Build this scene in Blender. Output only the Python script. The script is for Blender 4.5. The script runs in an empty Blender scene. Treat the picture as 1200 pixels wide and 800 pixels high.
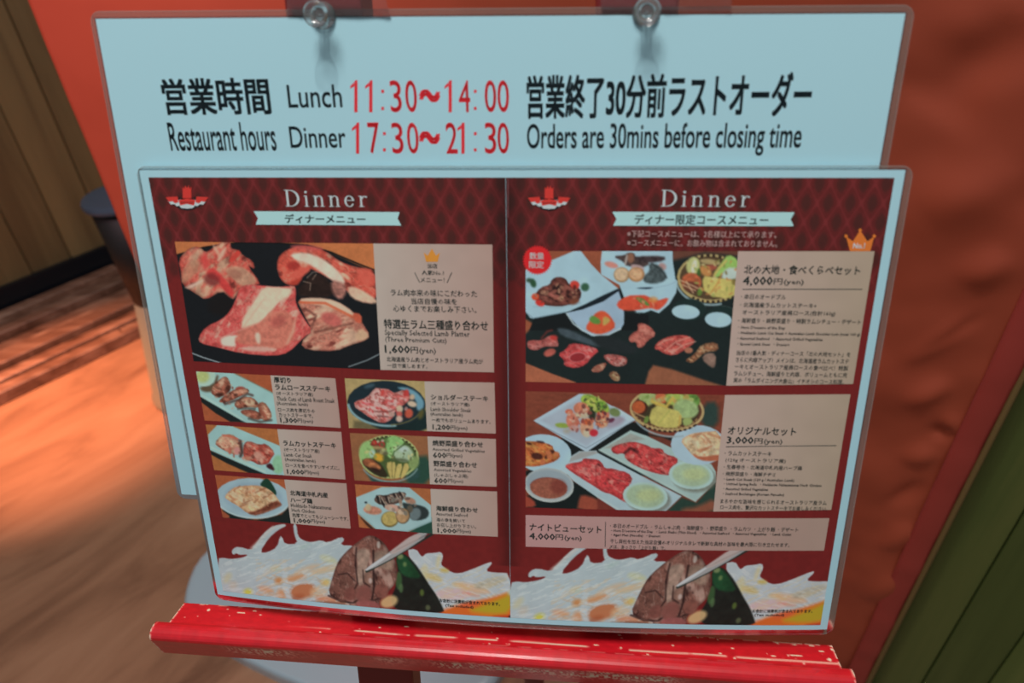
import bpy, bmesh, math, random
import numpy as np
from mathutils import Matrix, Vector

# ------------------------------------------------------------------ frame of reference
# The menu sheet carries a frame in millimetres: u to its right, v up from its lower edge, h off its face.
FPX = 851.7
rv = np.array([0.352667174, 0.0981092592, 0.00504437102])
th = np.linalg.norm(rv); kx, ky, kz = rv / th
KK = np.array([[0, -kz, ky], [kz, 0, -kx], [-ky, kx, 0]])
R = np.eye(3) + math.sin(th) * KK + (1 - math.cos(th)) * KK @ KK
T = np.array([-210.260803, 180.453105, 519.437193])
W = np.array([[0.998703, -0.050923, 0.0], [-0.030934, -0.606681, 0.794343], [-0.04045, -0.793313, -0.607469]])
CAMZ = 1.4

def bow(u, v):                       # the laminated sheet bellies out towards its lower edge
    a = np.clip(u / 420.0, 0, 1); b = np.clip(1 - v / 297.0, 0, 1.05)
    return 11.0 * np.sin(np.pi * a) ** 0.85 * b ** 1.35

def sheet(u, v, h=0.0, bent=True):   # sheet mm -> world metres
    u, v, h = np.broadcast_arrays(np.asarray(u, float), np.asarray(v, float), np.asarray(h, float))
    hh = h + (bow(u, v) if bent else 0)
    C = np.stack([u, -v, -hh], -1) @ R.T + T
    return C @ W.T / 1000 + np.array([0, 0, CAMZ])

def pix(Pw):                         # world -> photograph pixels (only used to take measurements off the photograph)
    C = (np.asarray(Pw) - np.array([0, 0, CAMZ])) @ W
    return 600 + FPX * C[..., 0] / C[..., 2], 400 + FPX * C[..., 1] / C[..., 2]

def unpix(x, y, h=0.0, bent=True):   # photograph pixels -> sheet mm
    x = np.asarray(x, float); y = np.asarray(y, float); shp = np.broadcast(x, y).shape
    x = np.broadcast_to(x, shp).ravel(); y = np.broadcast_to(y, shp).ravel()
    uv = np.zeros((len(x), 2)); hh = np.full(len(x), float(h))
    for it in range(8 if bent else 1):
        a = (x - 600) / FPX; b = (y - 400) / FPX
        # solve a*C2=C0, b*C2=C1, C = u R0 - v R1 - hh R2 + T
        M00 = R[0, 0] - a * R[2, 0]; M01 = -(R[0, 1] - a * R[2, 1]); r0 = -(T[0] - a * T[2]) + hh * (R[0, 2] - a * R[2, 2])
        M10 = R[1, 0] - b * R[2, 0]; M11 = -(R[1, 1] - b * R[2, 1]); r1 = -(T[1] - b * T[2]) + hh * (R[1, 2] - b * R[2, 2])
        D = M00 * M11 - M01 * M10
        uv[:, 0] = (r0 * M11 - M01 * r1) / D; uv[:, 1] = (M00 * r1 - M10 * r0) / D
        if bent: hh = h + bow(uv[:, 0], uv[:, 1])
    return uv[:, 0].reshape(shp), uv[:, 1].reshape(shp)

def ray(x, y):
    return W @ np.array([x - 600, y - 400, FPX])
def on_z(x, y, z):
    d = ray(x, y); t = (z - CAMZ) / d[2]; return np.array([d[0] * t, d[1] * t, z])
def on_wall(x, y, p, n):
    d = ray(x, y); c = np.array([0, 0, CAMZ]); t = np.dot(np.array(p) - c, n) / np.dot(d, n); return c + d * t

# ------------------------------------------------------------------ camera, world, lights, exposure
scn = bpy.context.scene
cd = bpy.data.cameras.new('camera'); cam = bpy.data.objects.new('camera', cd); scn.collection.objects.link(cam)
cd.sensor_width = 36; cd.lens = FPX / 1200 * 36; cd.clip_start = 0.02
mx = Matrix(((W[0, 0], -W[0, 1], -W[0, 2], 0), (W[1, 0], -W[1, 1], -W[1, 2], 0), (W[2, 0], -W[2, 1], -W[2, 2], CAMZ), (0, 0, 0, 1)))
cam.matrix_world = mx
cd.dof.use_dof = True; cd.dof.focus_distance = 0.56; cd.dof.aperture_fstop = 6.0
scn.camera = cam
scn.view_settings.view_transform = 'Standard'; scn.view_settings.look = 'None'
scn.view_settings.gamma = 1; scn.view_settings.use_curve_mapping = False
scn.view_settings.exposure = 0.0

wd = bpy.data.worlds.new('world'); scn.world = wd; wd.use_nodes = True
wd.node_tree.nodes['Background'].inputs[0].default_value = (0.86, 0.93, 1.0, 1)
wd.node_tree.nodes['Background'].inputs[1].default_value = 0.20

def light(name, kind, loc, aim, energy, col, size=0.1, size_y=None, spot=None, blend=0.6):
    d = bpy.data.lights.new(name, kind); o = bpy.data.objects.new(name, d); scn.collection.objects.link(o)
    d.energy = energy; d.color = col
    if kind == 'AREA':
        d.size = size
        if size_y: d.shape = 'RECTANGLE'; d.size_y = size_y
    else: d.shadow_soft_size = size
    if spot: d.spot_size = math.radians(spot); d.spot_blend = blend
    o.location = loc; o.rotation_euler = (Vector(aim) - Vector(loc)).to_track_quat('-Z', 'Y').to_euler()
    return o
light('ceiling_light', 'AREA', (-0.30, -0.10, 3.4), (-0.1, 0.2, 1.1), 34, (1.0, 0.975, 0.94), 0.6, 0.6)
light('ceiling_downlight', 'SPOT', (-0.04, 0.30, 3.0), (0.0, 0.38, 1.1), 30, (1.0, 0.97, 0.90), 0.02, None, 60)
light('banner_fill', 'SPOT', (-1.3, 0.1, 2.5), (-0.62, 1.1, 1.25), 140, (1.0, 0.44, 0.52), 0.08, None, 40, 1.0)  # unseen reddish fill lamp added to brighten the banner's left end
light('floor_spot', 'SPOT', (-1.9, 1.0, 2.5), (-1.33, 1.62, 0.0), 700, (1.0, 0.42, 0.22), 0.06, None, 24, 1.0)

# ------------------------------------------------------------------ colour helpers
def lin(c):
    c = np.asarray(c, float) / 255.0
    return np.where(c <= 0.04045, c / 12.92, ((c + 0.055) / 1.055) ** 2.4)
LUM = 0.60
def ink(c):                          # colour seen in the photograph -> ink reflectance
    return np.clip(lin(c) / LUM, 0.002, 0.95)

MATS = {}
def material(name, col=(0.5, 0.5, 0.5), rough=0.5, metal=0.0, coat=0.0, attr=False, build=None, spec=0.5, transmission=0.0):
    if name in MATS: return MATS[name]
    m = bpy.data.materials.new(name); m.use_nodes = True; nt = m.node_tree
    b = nt.nodes['Principled BSDF']
    b.inputs['Base Color'].default_value = (*[float(x) for x in col], 1)
    b.inputs['Roughness'].default_value = rough; b.inputs['Metallic'].default_value = metal
    b.inputs['Coat Weight'].default_value = coat; b.inputs['Coat Roughness'].default_value = 0.12
    b.inputs['Specular IOR Level'].default_value = spec
    b.inputs['Transmission Weight'].default_value = transmission
    if attr:
        a = nt.nodes.new('ShaderNodeVertexColor'); a.layer_name = 'ink'
        nt.links.new(a.outputs['Color'], b.inputs['Base Color'])
    if build: build(nt, b)
    MATS[name] = m
    return m

def film_material(name, clear, haze, tint, ior=1.5, rough=0.14):
    m = bpy.data.materials.new(name); m.use_nodes = True; nt = m.node_tree; N = nt.nodes; L = nt.links
    N.remove(N['Principled BSDF']); out = N['Material Output']
    tr = N.new('ShaderNodeBsdfTransparent'); tr.inputs[0].default_value = (clear, clear, clear, 1)
    df = N.new('ShaderNodeBsdfDiffuse'); df.inputs[0].default_value = (*tint, 1)
    gl = N.new('ShaderNodeBsdfGlossy'); gl.inputs['Roughness'].default_value = rough
    m1 = N.new('ShaderNodeMixShader'); m1.inputs[0].default_value = haze
    L.new(tr.outputs[0], m1.inputs[1]); L.new(df.outputs[0], m1.inputs[2])
    fr = N.new('ShaderNodeFresnel'); fr.inputs[0].default_value = ior
    m2 = N.new('ShaderNodeMixShader'); L.new(fr.outputs[0], m2.inputs[0])
    L.new(m1.outputs[0], m2.inputs[1]); L.new(gl.outputs[0], m2.inputs[2]); L.new(m2.outputs[0], out.inputs[0])
    MATS[name] = m
    return m

def node(nt, kind, **kw):
    n = nt.nodes.new(kind)
    for k, v in kw.items():
        if k.startswith('_'): setattr(n, k[1:], v)
        else: n.inputs[k.replace('__', ' ')].default_value = v
    return n

def wood_build(c1, c2, c3, scale, stretch, bump=0.15, rot=0.0, gloss=None, perobj=0.25):
    def f(nt, b):
        L = nt.links
        tc = nt.nodes.new('ShaderNodeTexCoord')
        oi = nt.nodes.new('ShaderNodeObjectInfo')
        add = node(nt, 'ShaderNodeVectorMath', _operation='ADD'); L.new(tc.outputs['Object'], add.inputs[0])
        mu = node(nt, 'ShaderNodeMath', _operation='MULTIPLY'); mu.inputs[1].default_value = 17.0
        L.new(oi.outputs['Random'], mu.inputs[0]); L.new(mu.outputs[0], add.inputs[1])
        mp = nt.nodes.new('ShaderNodeMapping'); mp.inputs['Rotation'].default_value = (0, 0, rot)
        L.new(add.outputs[0], mp.inputs[0])
        mp2 = nt.nodes.new('ShaderNodeMapping'); mp2.inputs['Scale'].default_value = stretch
        L.new(mp.outputs[0], mp2.inputs[0])
        n1 = node(nt, 'ShaderNodeTexNoise', Scale=scale, Detail=7.0, Roughness=0.6, Distortion=0.6); L.new(mp2.outputs[0], n1.inputs['Vector'])
        n2 = node(nt, 'ShaderNodeTexNoise', Scale=scale * 0.25, Detail=3.0); L.new(mp2.outputs[0], n2.inputs['Vector'])
        rp = nt.nodes.new('ShaderNodeValToRGB'); e = rp.color_ramp.elements
        e[0].position = 0.33; e[0].color = (*c1, 1); e[1].position = 0.7; e[1].color = (*c3, 1)
        q = e.new(0.5); q.color = (*c2, 1)
        mixf = node(nt, 'ShaderNodeMath', _operation='MULTIPLY_ADD'); mixf.inputs[1].default_value = 0.55
        L.new(n1.outputs['Fac'], mixf.inputs[0])
        h = node(nt, 'ShaderNodeMath', _operation='MULTIPLY'); h.inputs[1].default_value = 0.45; L.new(n2.outputs['Fac'], h.inputs[0])
        L.new(h.outputs[0], mixf.inputs[2]); L.new(mixf.outputs[0], rp.inputs[0])
        hs = nt.nodes.new('ShaderNodeHueSaturation')
        r2 = node(nt, 'ShaderNodeMapRange'); r2.inputs['To Min'].default_value = 1 - perobj; r2.inputs['To Max'].default_value = 1 + perobj
        L.new(oi.outputs['Random'], r2.inputs['Value']); L.new(r2.outputs[0], hs.inputs['Value'])
        L.new(rp.outputs[0], hs.inputs['Color']); L.new(hs.outputs[0], b.inputs['Base Color'])
        bp = node(nt, 'ShaderNodeBump', Strength=bump, Distance=0.004); L.new(n1.outputs['Fac'], bp.inputs['Height']); L.new(bp.outputs[0], b.inputs['Normal'])
    return f

M_paper = material('paper_white', ink((150, 188, 198)), 0.75, spec=0.12)
M_ink = material('printed_ink', attr=True, rough=0.6, coat=0.03, spec=0.25)
M_black = material('black_lettering', ink((20, 34, 40)), 0.4, coat=0.2)
M_dark = material('dark_lettering', ink((32, 48, 46)), 0.4, coat=0.2)
M_redink = material('red_lettering', ink((200, 34, 44)), 0.4, coat=0.2)
M_pale = material('pale_lettering', ink((176, 188, 190)), 0.4, coat=0.2)
M_pink = material('pinkish_lettering', ink((190, 165, 160)), 0.4, coat=0.2)
M_film = film_material('clear_laminate', 0.90, 0.12, (0.50, 0.50, 0.42))
M_seam_shade = film_material('seam_shade', 0.75, 0.18, (0.2, 0.24, 0.24))  # dark tint stands for the shadow line round the paper's thickness
M_edge = film_material('laminate_edge', 0.9, 0.18, (0.60, 0.58, 0.52))
M_clear = film_material('clear_plastic', 0.93, 0.09, (0.85, 0.95, 0.95), 1.5, 0.08)
M_tape = film_material('clear_tape', 0.96, 0.035, (0.7, 0.75, 0.75), 1.4)
M_ledge = material('red_paint_worn', attr=True, rough=0.3, coat=0.5)
M_post = material('crimson_paint', (0.20, 0.014, 0.014), 0.35, coat=0.3)
M_steel = material('grey_steel', (0.35, 0.36, 0.37), 0.3, 0.9)

def cloth_build(nt, b):
    L = nt.links
    tc = nt.nodes.new('ShaderNodeTexCoord')
    n1 = node(nt, 'ShaderNodeTexNoise', Scale=3.0, Detail=4.0); L.new(tc.outputs['Object'], n1.inputs['Vector'])
    rp = nt.nodes.new('ShaderNodeValToRGB'); e = rp.color_ramp.elements
    e[0].position = 0.3; e[0].color = (0.38, 0.068, 0.033, 1); e[1].position = 0.7; e[1].color = (0.47, 0.090, 0.044, 1)
    L.new(n1.outputs['Fac'], rp.inputs[0]); L.new(rp.outputs[0], b.inputs['Base Color'])
    n2 = node(nt, 'ShaderNodeTexNoise', Scale=900.0, Detail=1.0); L.new(tc.outputs['Object'], n2.inputs['Vector'])
    bp = node(nt, 'ShaderNodeBump', Strength=0.08, Distance=0.001); L.new(n2.outputs['Fac'], bp.inputs['Height']); L.new(bp.outputs[0], b.inputs['Normal'])
M_cloth = material('red_banner_cloth', rough=0.42, build=cloth_build, spec=0.35)
M_hem = material('red_banner_hem', (0.40, 0.052, 0.040), 0.45)
M_piping = material('tan_edge_piping', (0.20, 0.13, 0.045), 0.5)
M_wallL = material('brown_wall_board', rough=0.5, build=wood_build((0.17, 0.10, 0.042), (0.26, 0.165, 0.070), (0.34, 0.215, 0.092), 2.4, (8, 8, 0.6), 0.1, perobj=0.28))
M_wallR = material('olive_wall_board', rough=0.5, build=wood_build((0.072, 0.110, 0.024), (0.100, 0.140, 0.034), (0.150, 0.175, 0.046), 3.0, (9, 9, 0.5), 0.1, perobj=0.3))
FLOOR_ROT = -math.atan2(0.74, 0.67)
M_floor = material('brown_wood_floor', rough=0.33, coat=0.15, build=wood_build((0.17, 0.072, 0.040), (0.41, 0.20, 0.115), (0.55, 0.29, 0.175), 3.2, (0.8, 3.0, 1), 0.05, rot=FLOOR_ROT, perobj=0))
M_strip = material('weathered_wood_strip', rough=0.45, build=wood_build((0.09, 0.035, 0.020), (0.24, 0.11, 0.07), (0.48, 0.26, 0.18), 3.0, (0.8, 9, 9), 0.3, perobj=0.45))
M_base = material('black_baseboard', (0.006, 0.009, 0.014), 0.35)
M_capm = material('slate_blue_plastic', (0.06, 0.09, 0.13), 0.35)
M_blk = material('black_plastic', (0.008, 0.010, 0.010), 0.6)
M_cream = material('cream_metal', (0.30, 0.26, 0.19), 0.5)
M_tank = material('white_plastic_tank', (0.46, 0.58, 0.66), 0.22, coat=0.3)

# ------------------------------------------------------------------ object helpers
def ent(name, loc, label, cat, group=None):
    o = bpy.data.objects.new(name, None); scn.collection.objects.link(o)
    o.location = [float(a) for a in loc]; o.empty_display_size = 0.05
    o['label'] = label; o['category'] = cat
    if group: o['group'] = group
    return o

def abs_loc(p):
    v = np.zeros(3)
    while p is not None: v += np.array(p.location); p = p.parent
    return v

def meshobj(name, V, F, mat, parent=None, smooth=False, cols=None, label=None, kind=None):
    V = np.asarray(V, float).reshape(-1, 3)
    if parent is not None: off = abs_loc(parent); loc = np.zeros(3)
    else: off = V.mean(0); off[2] = V[:, 2].min(); loc = off
    me = bpy.data.meshes.new(name)
    if isinstance(F, np.ndarray):
        n, k = F.shape
        me.vertices.add(len(V)); me.vertices.foreach_set('co', (V - off).ravel())
        me.loops.add(n * k); me.loops.foreach_set('vertex_index', F.ravel().astype(np.int32))
        me.polygons.add(n); me.polygons.foreach_set('loop_start', np.arange(0, n * k, k, dtype=np.int32))
        me.update(calc_edges=True)
    else:
        me.from_pydata([tuple(v) for v in V - off], [], [tuple(int(i) for i in f) for f in F]); me.update()
    me.validate()
    me.polygons.foreach_set('use_smooth', np.full(len(me.polygons), bool(smooth)))
    me.materials.append(mat)
    if cols is not None:
        a = me.color_attributes.new('ink', 'FLOAT_COLOR', 'POINT')
        a.data.foreach_set('color', np.c_[cols, np.ones(len(cols))].astype(np.float32).ravel())
    o = bpy.data.objects.new(name, me); scn.collection.objects.link(o); o.location = [float(a) for a in loc]
    if parent is not None: o.parent = parent
    if label: o['label'] = label
    if kind: o['kind'] = kind
    return o

def gridfaces(nr, nc, close=False):
    i = np.arange(nr * nc).reshape(nr, nc)
    a, b, c, d = i[:-1, :-1], i[:-1, 1:], i[1:, 1:], i[1:, :-1]
    F = np.stack([a, b, c, d], -1).reshape(-1, 4)
    if close:
        a, b, c, d = i[:-1, -1], i[:-1, 0], i[1:, 0], i[1:, -1]
        F = np.r_[F, np.stack([a, b, c, d], -1)]
    return F

def lathe(profile, center, seg=32, axis=None, cap=True):
    """profile [(r, t)] swept round an axis through center; returns V, F"""
    ax = np.array(axis if axis is not None else (0, 0, 1.0), float); ax /= np.linalg.norm(ax)
    e1 = np.cross(ax, [0.3, 0.9, 0.17]); e1 /= np.linalg.norm(e1); e2 = np.cross(ax, e1)
    V = []; F = []
    for r, t in profile:
        for k in range(seg):
            a = 2 * math.pi * k / seg
            V.append(np.array(center) + ax * t + (e1 * math.cos(a) + e2 * math.sin(a)) * r)
    n = len(profile)
    for i in range(n - 1):
        for k in range(seg):
            F.append((i * seg + k, i * seg + (k + 1) % seg, (i + 1) * seg + (k + 1) % seg, (i + 1) * seg + k))
    if cap:
        F.append(tuple(range(seg))[::-1]); F.append(tuple((n - 1) * seg + k for k in range(seg)))
    return V, F

def prism(poly, z0, z1, bev=0.0):
    """horizontal polygon extruded from z0 to z1, top edge slightly rounded"""
    P = np.array(poly, float)[:, :2]; c = P.mean(0); n = len(P)
    rings = [(1.0, z0)]
    if bev > 0:
        L = np.linalg.norm(P - c, axis=1).mean()
        for k in range(5):
            a = k / 4 * math.pi / 2
            rings.append((1 - bev * (1 - math.cos(a)) / L, z1 - bev + bev * math.sin(a)))
    else: rings.append((1.0, z1))
    V = []; F = []
    for s, z in rings:
        for p in P: q = c + (p - c) * s; V.append((q[0], q[1], z))
    for i in range(len(rings) - 1):
        for k in range(n): F.append((i * n + k, i * n + (k + 1) % n, (i + 1) * n + (k + 1) % n, (i + 1) * n + k))
    F.append(tuple(range(n))[::-1]); F.append(tuple((len(rings) - 1) * n + k for k in range(n)))
    return V, F

def box8(P):      # eight corners: bottom ring 0-3, top ring 4-7
    return P, [(3, 2, 1, 0), (4, 5, 6, 7), (0, 1, 5, 4), (1, 2, 6, 5), (2, 3, 7, 6), (3, 0, 4, 7)]

def bevelled(o, w, seg=2):
    m = o.modifiers.new('bevel', 'BEVEL'); m.width = w; m.segments = seg; m.limit_method = 'ANGLE'

def slabuv(name, u0, u1, v0, v1, h0, h1, mat, parent, bent=False, **k):
    P = [sheet(u, v, h, bent) for h in (h0, h1) for u, v in ((u0, v0), (u1, v0), (u1, v1), (u0, v1))]
    V, F = box8(P); return meshobj(name, V, F, mat, parent, **k)

# ------------------------------------------------------------------ painting flat prints
rng = np.random.default_rng(7)
_lat = rng.random((8, 256, 256))
def vnoise(x, y, s, seed=0):
    x = x / s + 37.1 * seed; y = y / s + 11.7 * seed
    xi = np.floor(x).astype(int); yi = np.floor(y).astype(int); fx = x - xi; fy = y - yi
    fx = fx * fx * (3 - 2 * fx); fy = fy * fy * (3 - 2 * fy); L = _lat[seed % 8]
    a = L[yi % 256, xi % 256]; b = L[yi % 256, (xi + 1) % 256]; c = L[(yi + 1) % 256, xi % 256]; d = L[(yi + 1) % 256, (xi + 1) % 256]
    return (a * (1 - fx) + b * fx) * (1 - fy) + (c * (1 - fx) + d * fx) * fy
def fbm(x, y, s, seed=0):
    return (vnoise(x, y, s, seed) * 0.55 + vnoise(x, y, s / 2, seed + 1) * 0.3 + vnoise(x, y, s / 4, seed + 2) * 0.15)

def smoothpoly(P, it=2):
    P = np.array(P, float)
    for _ in range(it):
        Q = np.roll(P, -1, 0); P = np.stack([P * 0.75 + Q * 0.25, P * 0.25 + Q * 0.75], 1).reshape(-1, 2)
    return P

class Paint:
    def __init__(s, X, Y, base):
        s.X = X; s.Y = Y; s.C = np.tile(np.array(base, float), (len(X), 1)); s.tr(0, 0, 1)
    def tr(s, ox, oy, k): s.ox, s.oy, s.k = ox, oy, k; return s
    def P(s, pts): return np.array([(s.ox + a / s.k, s.oy + b / s.k) for a, b in pts])
    def blend(s, idx, al, col):
        s.C[idx] = s.C[idx] * (1 - al[:, None]) + np.asarray(col, float) * al[:, None]
    def sd(s, P, soft):
        m = (s.X > P[:, 0].min() - soft) & (s.X < P[:, 0].max() + soft) & (s.Y > P[:, 1].min() - soft) & (s.Y < P[:, 1].max() + soft)
        idx = np.nonzero(m)[0]; x = s.X[idx]; y = s.Y[idx]
        if len(idx) == 0: return idx, x, y, x
        ins = np.zeros(len(idx), bool); d2 = np.full(len(idx), 1e9); n = len(P)
        for i in range(n):
            x0, y0 = P[i]; x1, y1 = P[(i + 1) % n]
            c = ((y0 > y) != (y1 > y))
            if y1 != y0: ins ^= c & (x < (x1 - x0) * (y - y0) / (y1 - y0) + x0)
            dx, dy = x1 - x0, y1 - y0; L = dx * dx + dy * dy + 1e-12
            t = np.clip(((x - x0) * dx + (y - y0) * dy) / L, 0, 1)
            d2 = np.minimum(d2, (x - x0 - t * dx) ** 2 + (y - y0 - t * dy) ** 2)
        d = np.sqrt(d2); return idx, x, y, np.where(ins, d, -d)
    def poly(s, pts, col, soft=1.2, smooth=1, amp=0, ns=6, shade=0, op=1, seed=0, raw=False):
        P = np.array(pts, float) if raw else s.P(pts)
        if smooth: P = smoothpoly(P, smooth)
        idx, x, y, d = s.sd(P, soft + 1)
        if len(idx) == 0: return
        al = np.clip(d / soft + 0.5, 0, 1) * op
        c = np.tile(np.array(col, float), (len(idx), 1))
        if amp: c *= (1 + amp * (fbm(x, y, ns, seed)[:, None] - 0.5) * 2)
        if shade: c *= 1 - shade * np.clip(1 - d / (shade * 10 + 2), 0, 1)[:, None]
        s.C[idx] = s.C[idx] * (1 - al[:, None]) + c * al[:, None]
    def ell(s, cx, cy, rx, ry, col, ang=0, **k):
        a = np.linspace(0, 2 * np.pi, 22, endpoint=False); ca, sa = math.cos(math.radians(ang)), math.sin(math.radians(ang))
        x = rx * np.cos(a); y = ry * np.sin(a)
        s.poly(list(zip(cx + x * ca - y * sa, cy + x * sa + y * ca)), col, smooth=0, **k)
    def line(s, pts, w, col, soft=0.8, op=1, closed=False, dash=None):
        P = s.P(pts); w = w / s.k
        if closed: P = np.r_[P, P[:1]]
        m = (s.X > P[:, 0].min() - w - 2) & (s.X < P[:, 0].max() + w + 2) & (s.Y > P[:, 1].min() - w - 2) & (s.Y < P[:, 1].max() + w + 2)
        idx = np.nonzero(m)[0]
        if len(idx) == 0: return
        x = s.X[idx]; y = s.Y[idx]; d2 = np.full(len(idx), 1e9); ar = np.zeros(len(idx)); run = 0
        for (x0, y0), (x1, y1) in zip(P[:-1], P[1:]):
            dx, dy = x1 - x0, y1 - y0; L = dx * dx + dy * dy + 1e-12
            t = np.clip(((x - x0) * dx + (y - y0) * dy) / L, 0, 1); e = (x - x0 - t * dx) ** 2 + (y - y0 - t * dy) ** 2
            b = e < d2; d2 = np.where(b, e, d2); ar = np.where(b, run + t * math.sqrt(L), ar); run += math.sqrt(L)
        al = np.clip((w / 2 - np.sqrt(d2)) / soft + 0.5, 0, 1) * op
        if dash: al = al * ((ar % dash) < dash * 0.55)
        s.blend(idx, al, col)
    def ring(s, cx, cy, rx, ry, w, col, ang=0, a0=0, a1=360, **k):
        a = np.radians(np.linspace(a0, a1, 40)); ca, sa = math.cos(math.radians(ang)), math.sin(math.radians(ang))
        x = rx * np.cos(a); y = ry * np.sin(a)
        s.line(list(zip(cx + x * ca - y * sa, cy + x * sa + y * ca)), w, col, **k)
    def scatter(s, pts, cols, n, r0, r1, seed=0):
        P = s.P(pts); g = random.Random(seed); x0, y0 = P.min(0); x1, y1 = P.max(0); k = 0; t = 0
        while k < n and t < n * 20:
            t += 1; x = g.uniform(x0, x1); y = g.uniform(y0, y1); ins = False
            for (ax, ay), (bx, by) in zip(P, np.roll(P, -1, 0)):
                if (ay > y) != (by > y) and x < (bx - ax) * (y - ay) / (by - ay) + ax: ins = not ins
            if not ins: continue
            c = cols[g.randrange(len(cols))]; a = g.uniform(0, 180); q = g.uniform(r0, r1); k += 1
            s.ell((x - s.ox) * s.k, (y - s.oy) * s.k, q, q * g.uniform(0.35, 0.8), c, a, soft=1.2, op=g.uniform(0.4, 0.85))
    def meat(s, pts, base, fat=(222, 185, 160), fatamt=0.4, dark=(95, 35, 30), ns=7, seed=0, smooth=1, soft=1.2, ell=False, ang=0.5):
        P = s.P(pts)
        if smooth: P = smoothpoly(P, smooth)
        idx, x, y, d = s.sd(P, soft + 1)
        if len(idx) == 0: return
        al = np.clip(d / soft + 0.5, 0, 1)
        ca, sa = math.cos(ang), math.sin(ang); xr = (x * ca + y * sa) * 0.55; yr = -x * sa + y * ca
        n = fbm(xr, yr, ns, seed); n2 = fbm(xr + 50, yr, ns * 0.8, seed + 3); n3 = vnoise(x, y, 2.0, seed + 2)
        n4 = vnoise(xr * 1.3, yr * 1.3, 1.6, seed + 5); c = np.tile(np.array(base, float), (len(idx), 1)) * (0.84 + 0.18 * n3[:, None] + 0.16 * n4[:, None])
        f = np.clip((n - (0.66 - fatamt * 0.35)) / 0.2, 0, 1)[:, None]; c = c * (1 - f) + np.array(fat, float) * f
        g = np.clip((0.40 - n2) / 0.2, 0, 1)[:, None] * 0.75; c = c * (1 - g) + np.array(dark, float) * g
        c = c * (0.80 + 0.42 * fbm(x + 31, y, ns * 1.5, seed + 4))[:, None]
        vein = np.exp(-((fbm(xr + 9, yr * 1.4, ns * 1.2, seed + 6) - 0.5) / 0.018) ** 2)[:, None] * 0.5; c = c * (1 - vein) + np.array(fat, float) * vein
        e = np.clip(1 - d / 3.2, 0, 1)[:, None] * 0.42; c = c * (1 - e) + np.array(dark, float) * e
        s.C[idx] = s.C[idx] * (1 - al[:, None]) + c * al[:, None]

def quadgrid(corners, pitch, h=0.0):
    """uv grid spanned between four photo corners TL TR BR BL"""
    cu, cv = unpix([c[0] for c in corners], [c[1] for c in corners])
    w = max(np.hypot(corners[1][0] - corners[0][0], corners[1][1] - corners[0][1]), 1)
    hh = max(np.hypot(corners[3][0] - corners[0][0], corners[3][1] - corners[0][1]), 1)
    nc = max(int(w / pitch) + 1, 2); nr = max(int(hh / pitch) + 1, 2)
    s, t = np.meshgrid(np.linspace(0, 1, nc), np.linspace(0, 1, nr))
    def bl(q): return (q[0] * (1 - s) * (1 - t) + q[1] * s * (1 - t) + q[2] * s * t + q[3] * (1 - s) * t)
    return bl(cu), bl(cv), nr, nc

def photo(name, corners, painter, base, parent, h, pitch=0.95, label=None):
    U, V, nr, nc = quadgrid(corners, pitch)
    P3 = sheet(U, V, h).reshape(-1, 3)
    X, Y = pix(sheet(U, V, 0).reshape(-1, 3))
    pt = Paint(X, Y, base); painter(pt)
    g_ = pt.C.mean(1, keepdims=True); pt.C = (g_ + (pt.C - g_) * 0.90) * 0.95
    pt.C *= (1 + 0.13 * (fbm(X, Y, 2.6, 5) - 0.5) * (pt.C[:, 2] < 150) + 0.10 * (fbm(X, Y, 16, 2) - 0.5))[:, None]   # tone and grain of the print
    return meshobj(name, P3, gridfaces(nr, nc), M_ink, parent, cols=ink(np.clip(pt.C, 0, 255)), label=label)

# ------------------------------------------------------------------ lettering
def glyphmesh(s, bold=0.0, mincho=0.0, res=2):
    cu = bpy.data.curves.new('t', 'FONT'); cu.body = s; cu.size = 1; cu.resolution_u = res
    o = bpy.data.objects.new('t', cu); scn.collection.objects.link(o)
    dg = bpy.context.evaluated_depsgraph_get(); me = bpy.data.meshes.new_from_object(o.evaluated_get(dg))
    n = len(me.vertices); v = np.zeros(n * 3, np.float32)
    me.vertices.foreach_get('co', v); v = v.reshape(-1, 3)[:, :2]
    F = [tuple(p.vertices) for p in me.polygons]
    bpy.data.objects.remove(o); bpy.data.curves.remove(cu); bpy.data.meshes.remove(me)
    mx_ = bold + mincho; sh = []     # heavier strokes by overlaying shifted copies, mostly sideways
    if mx_: sh = [(-mx_, bold), (mx_, -bold)]
    if bold > 0.007: sh += [(-mx_, -bold), (mx_, bold)]
    if sh: V = np.concatenate([v + np.array(q) for q in sh]); F = [tuple(i + n * k for i in f) for k in range(len(sh)) for f in F]; return V, F
    return v, F

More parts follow.
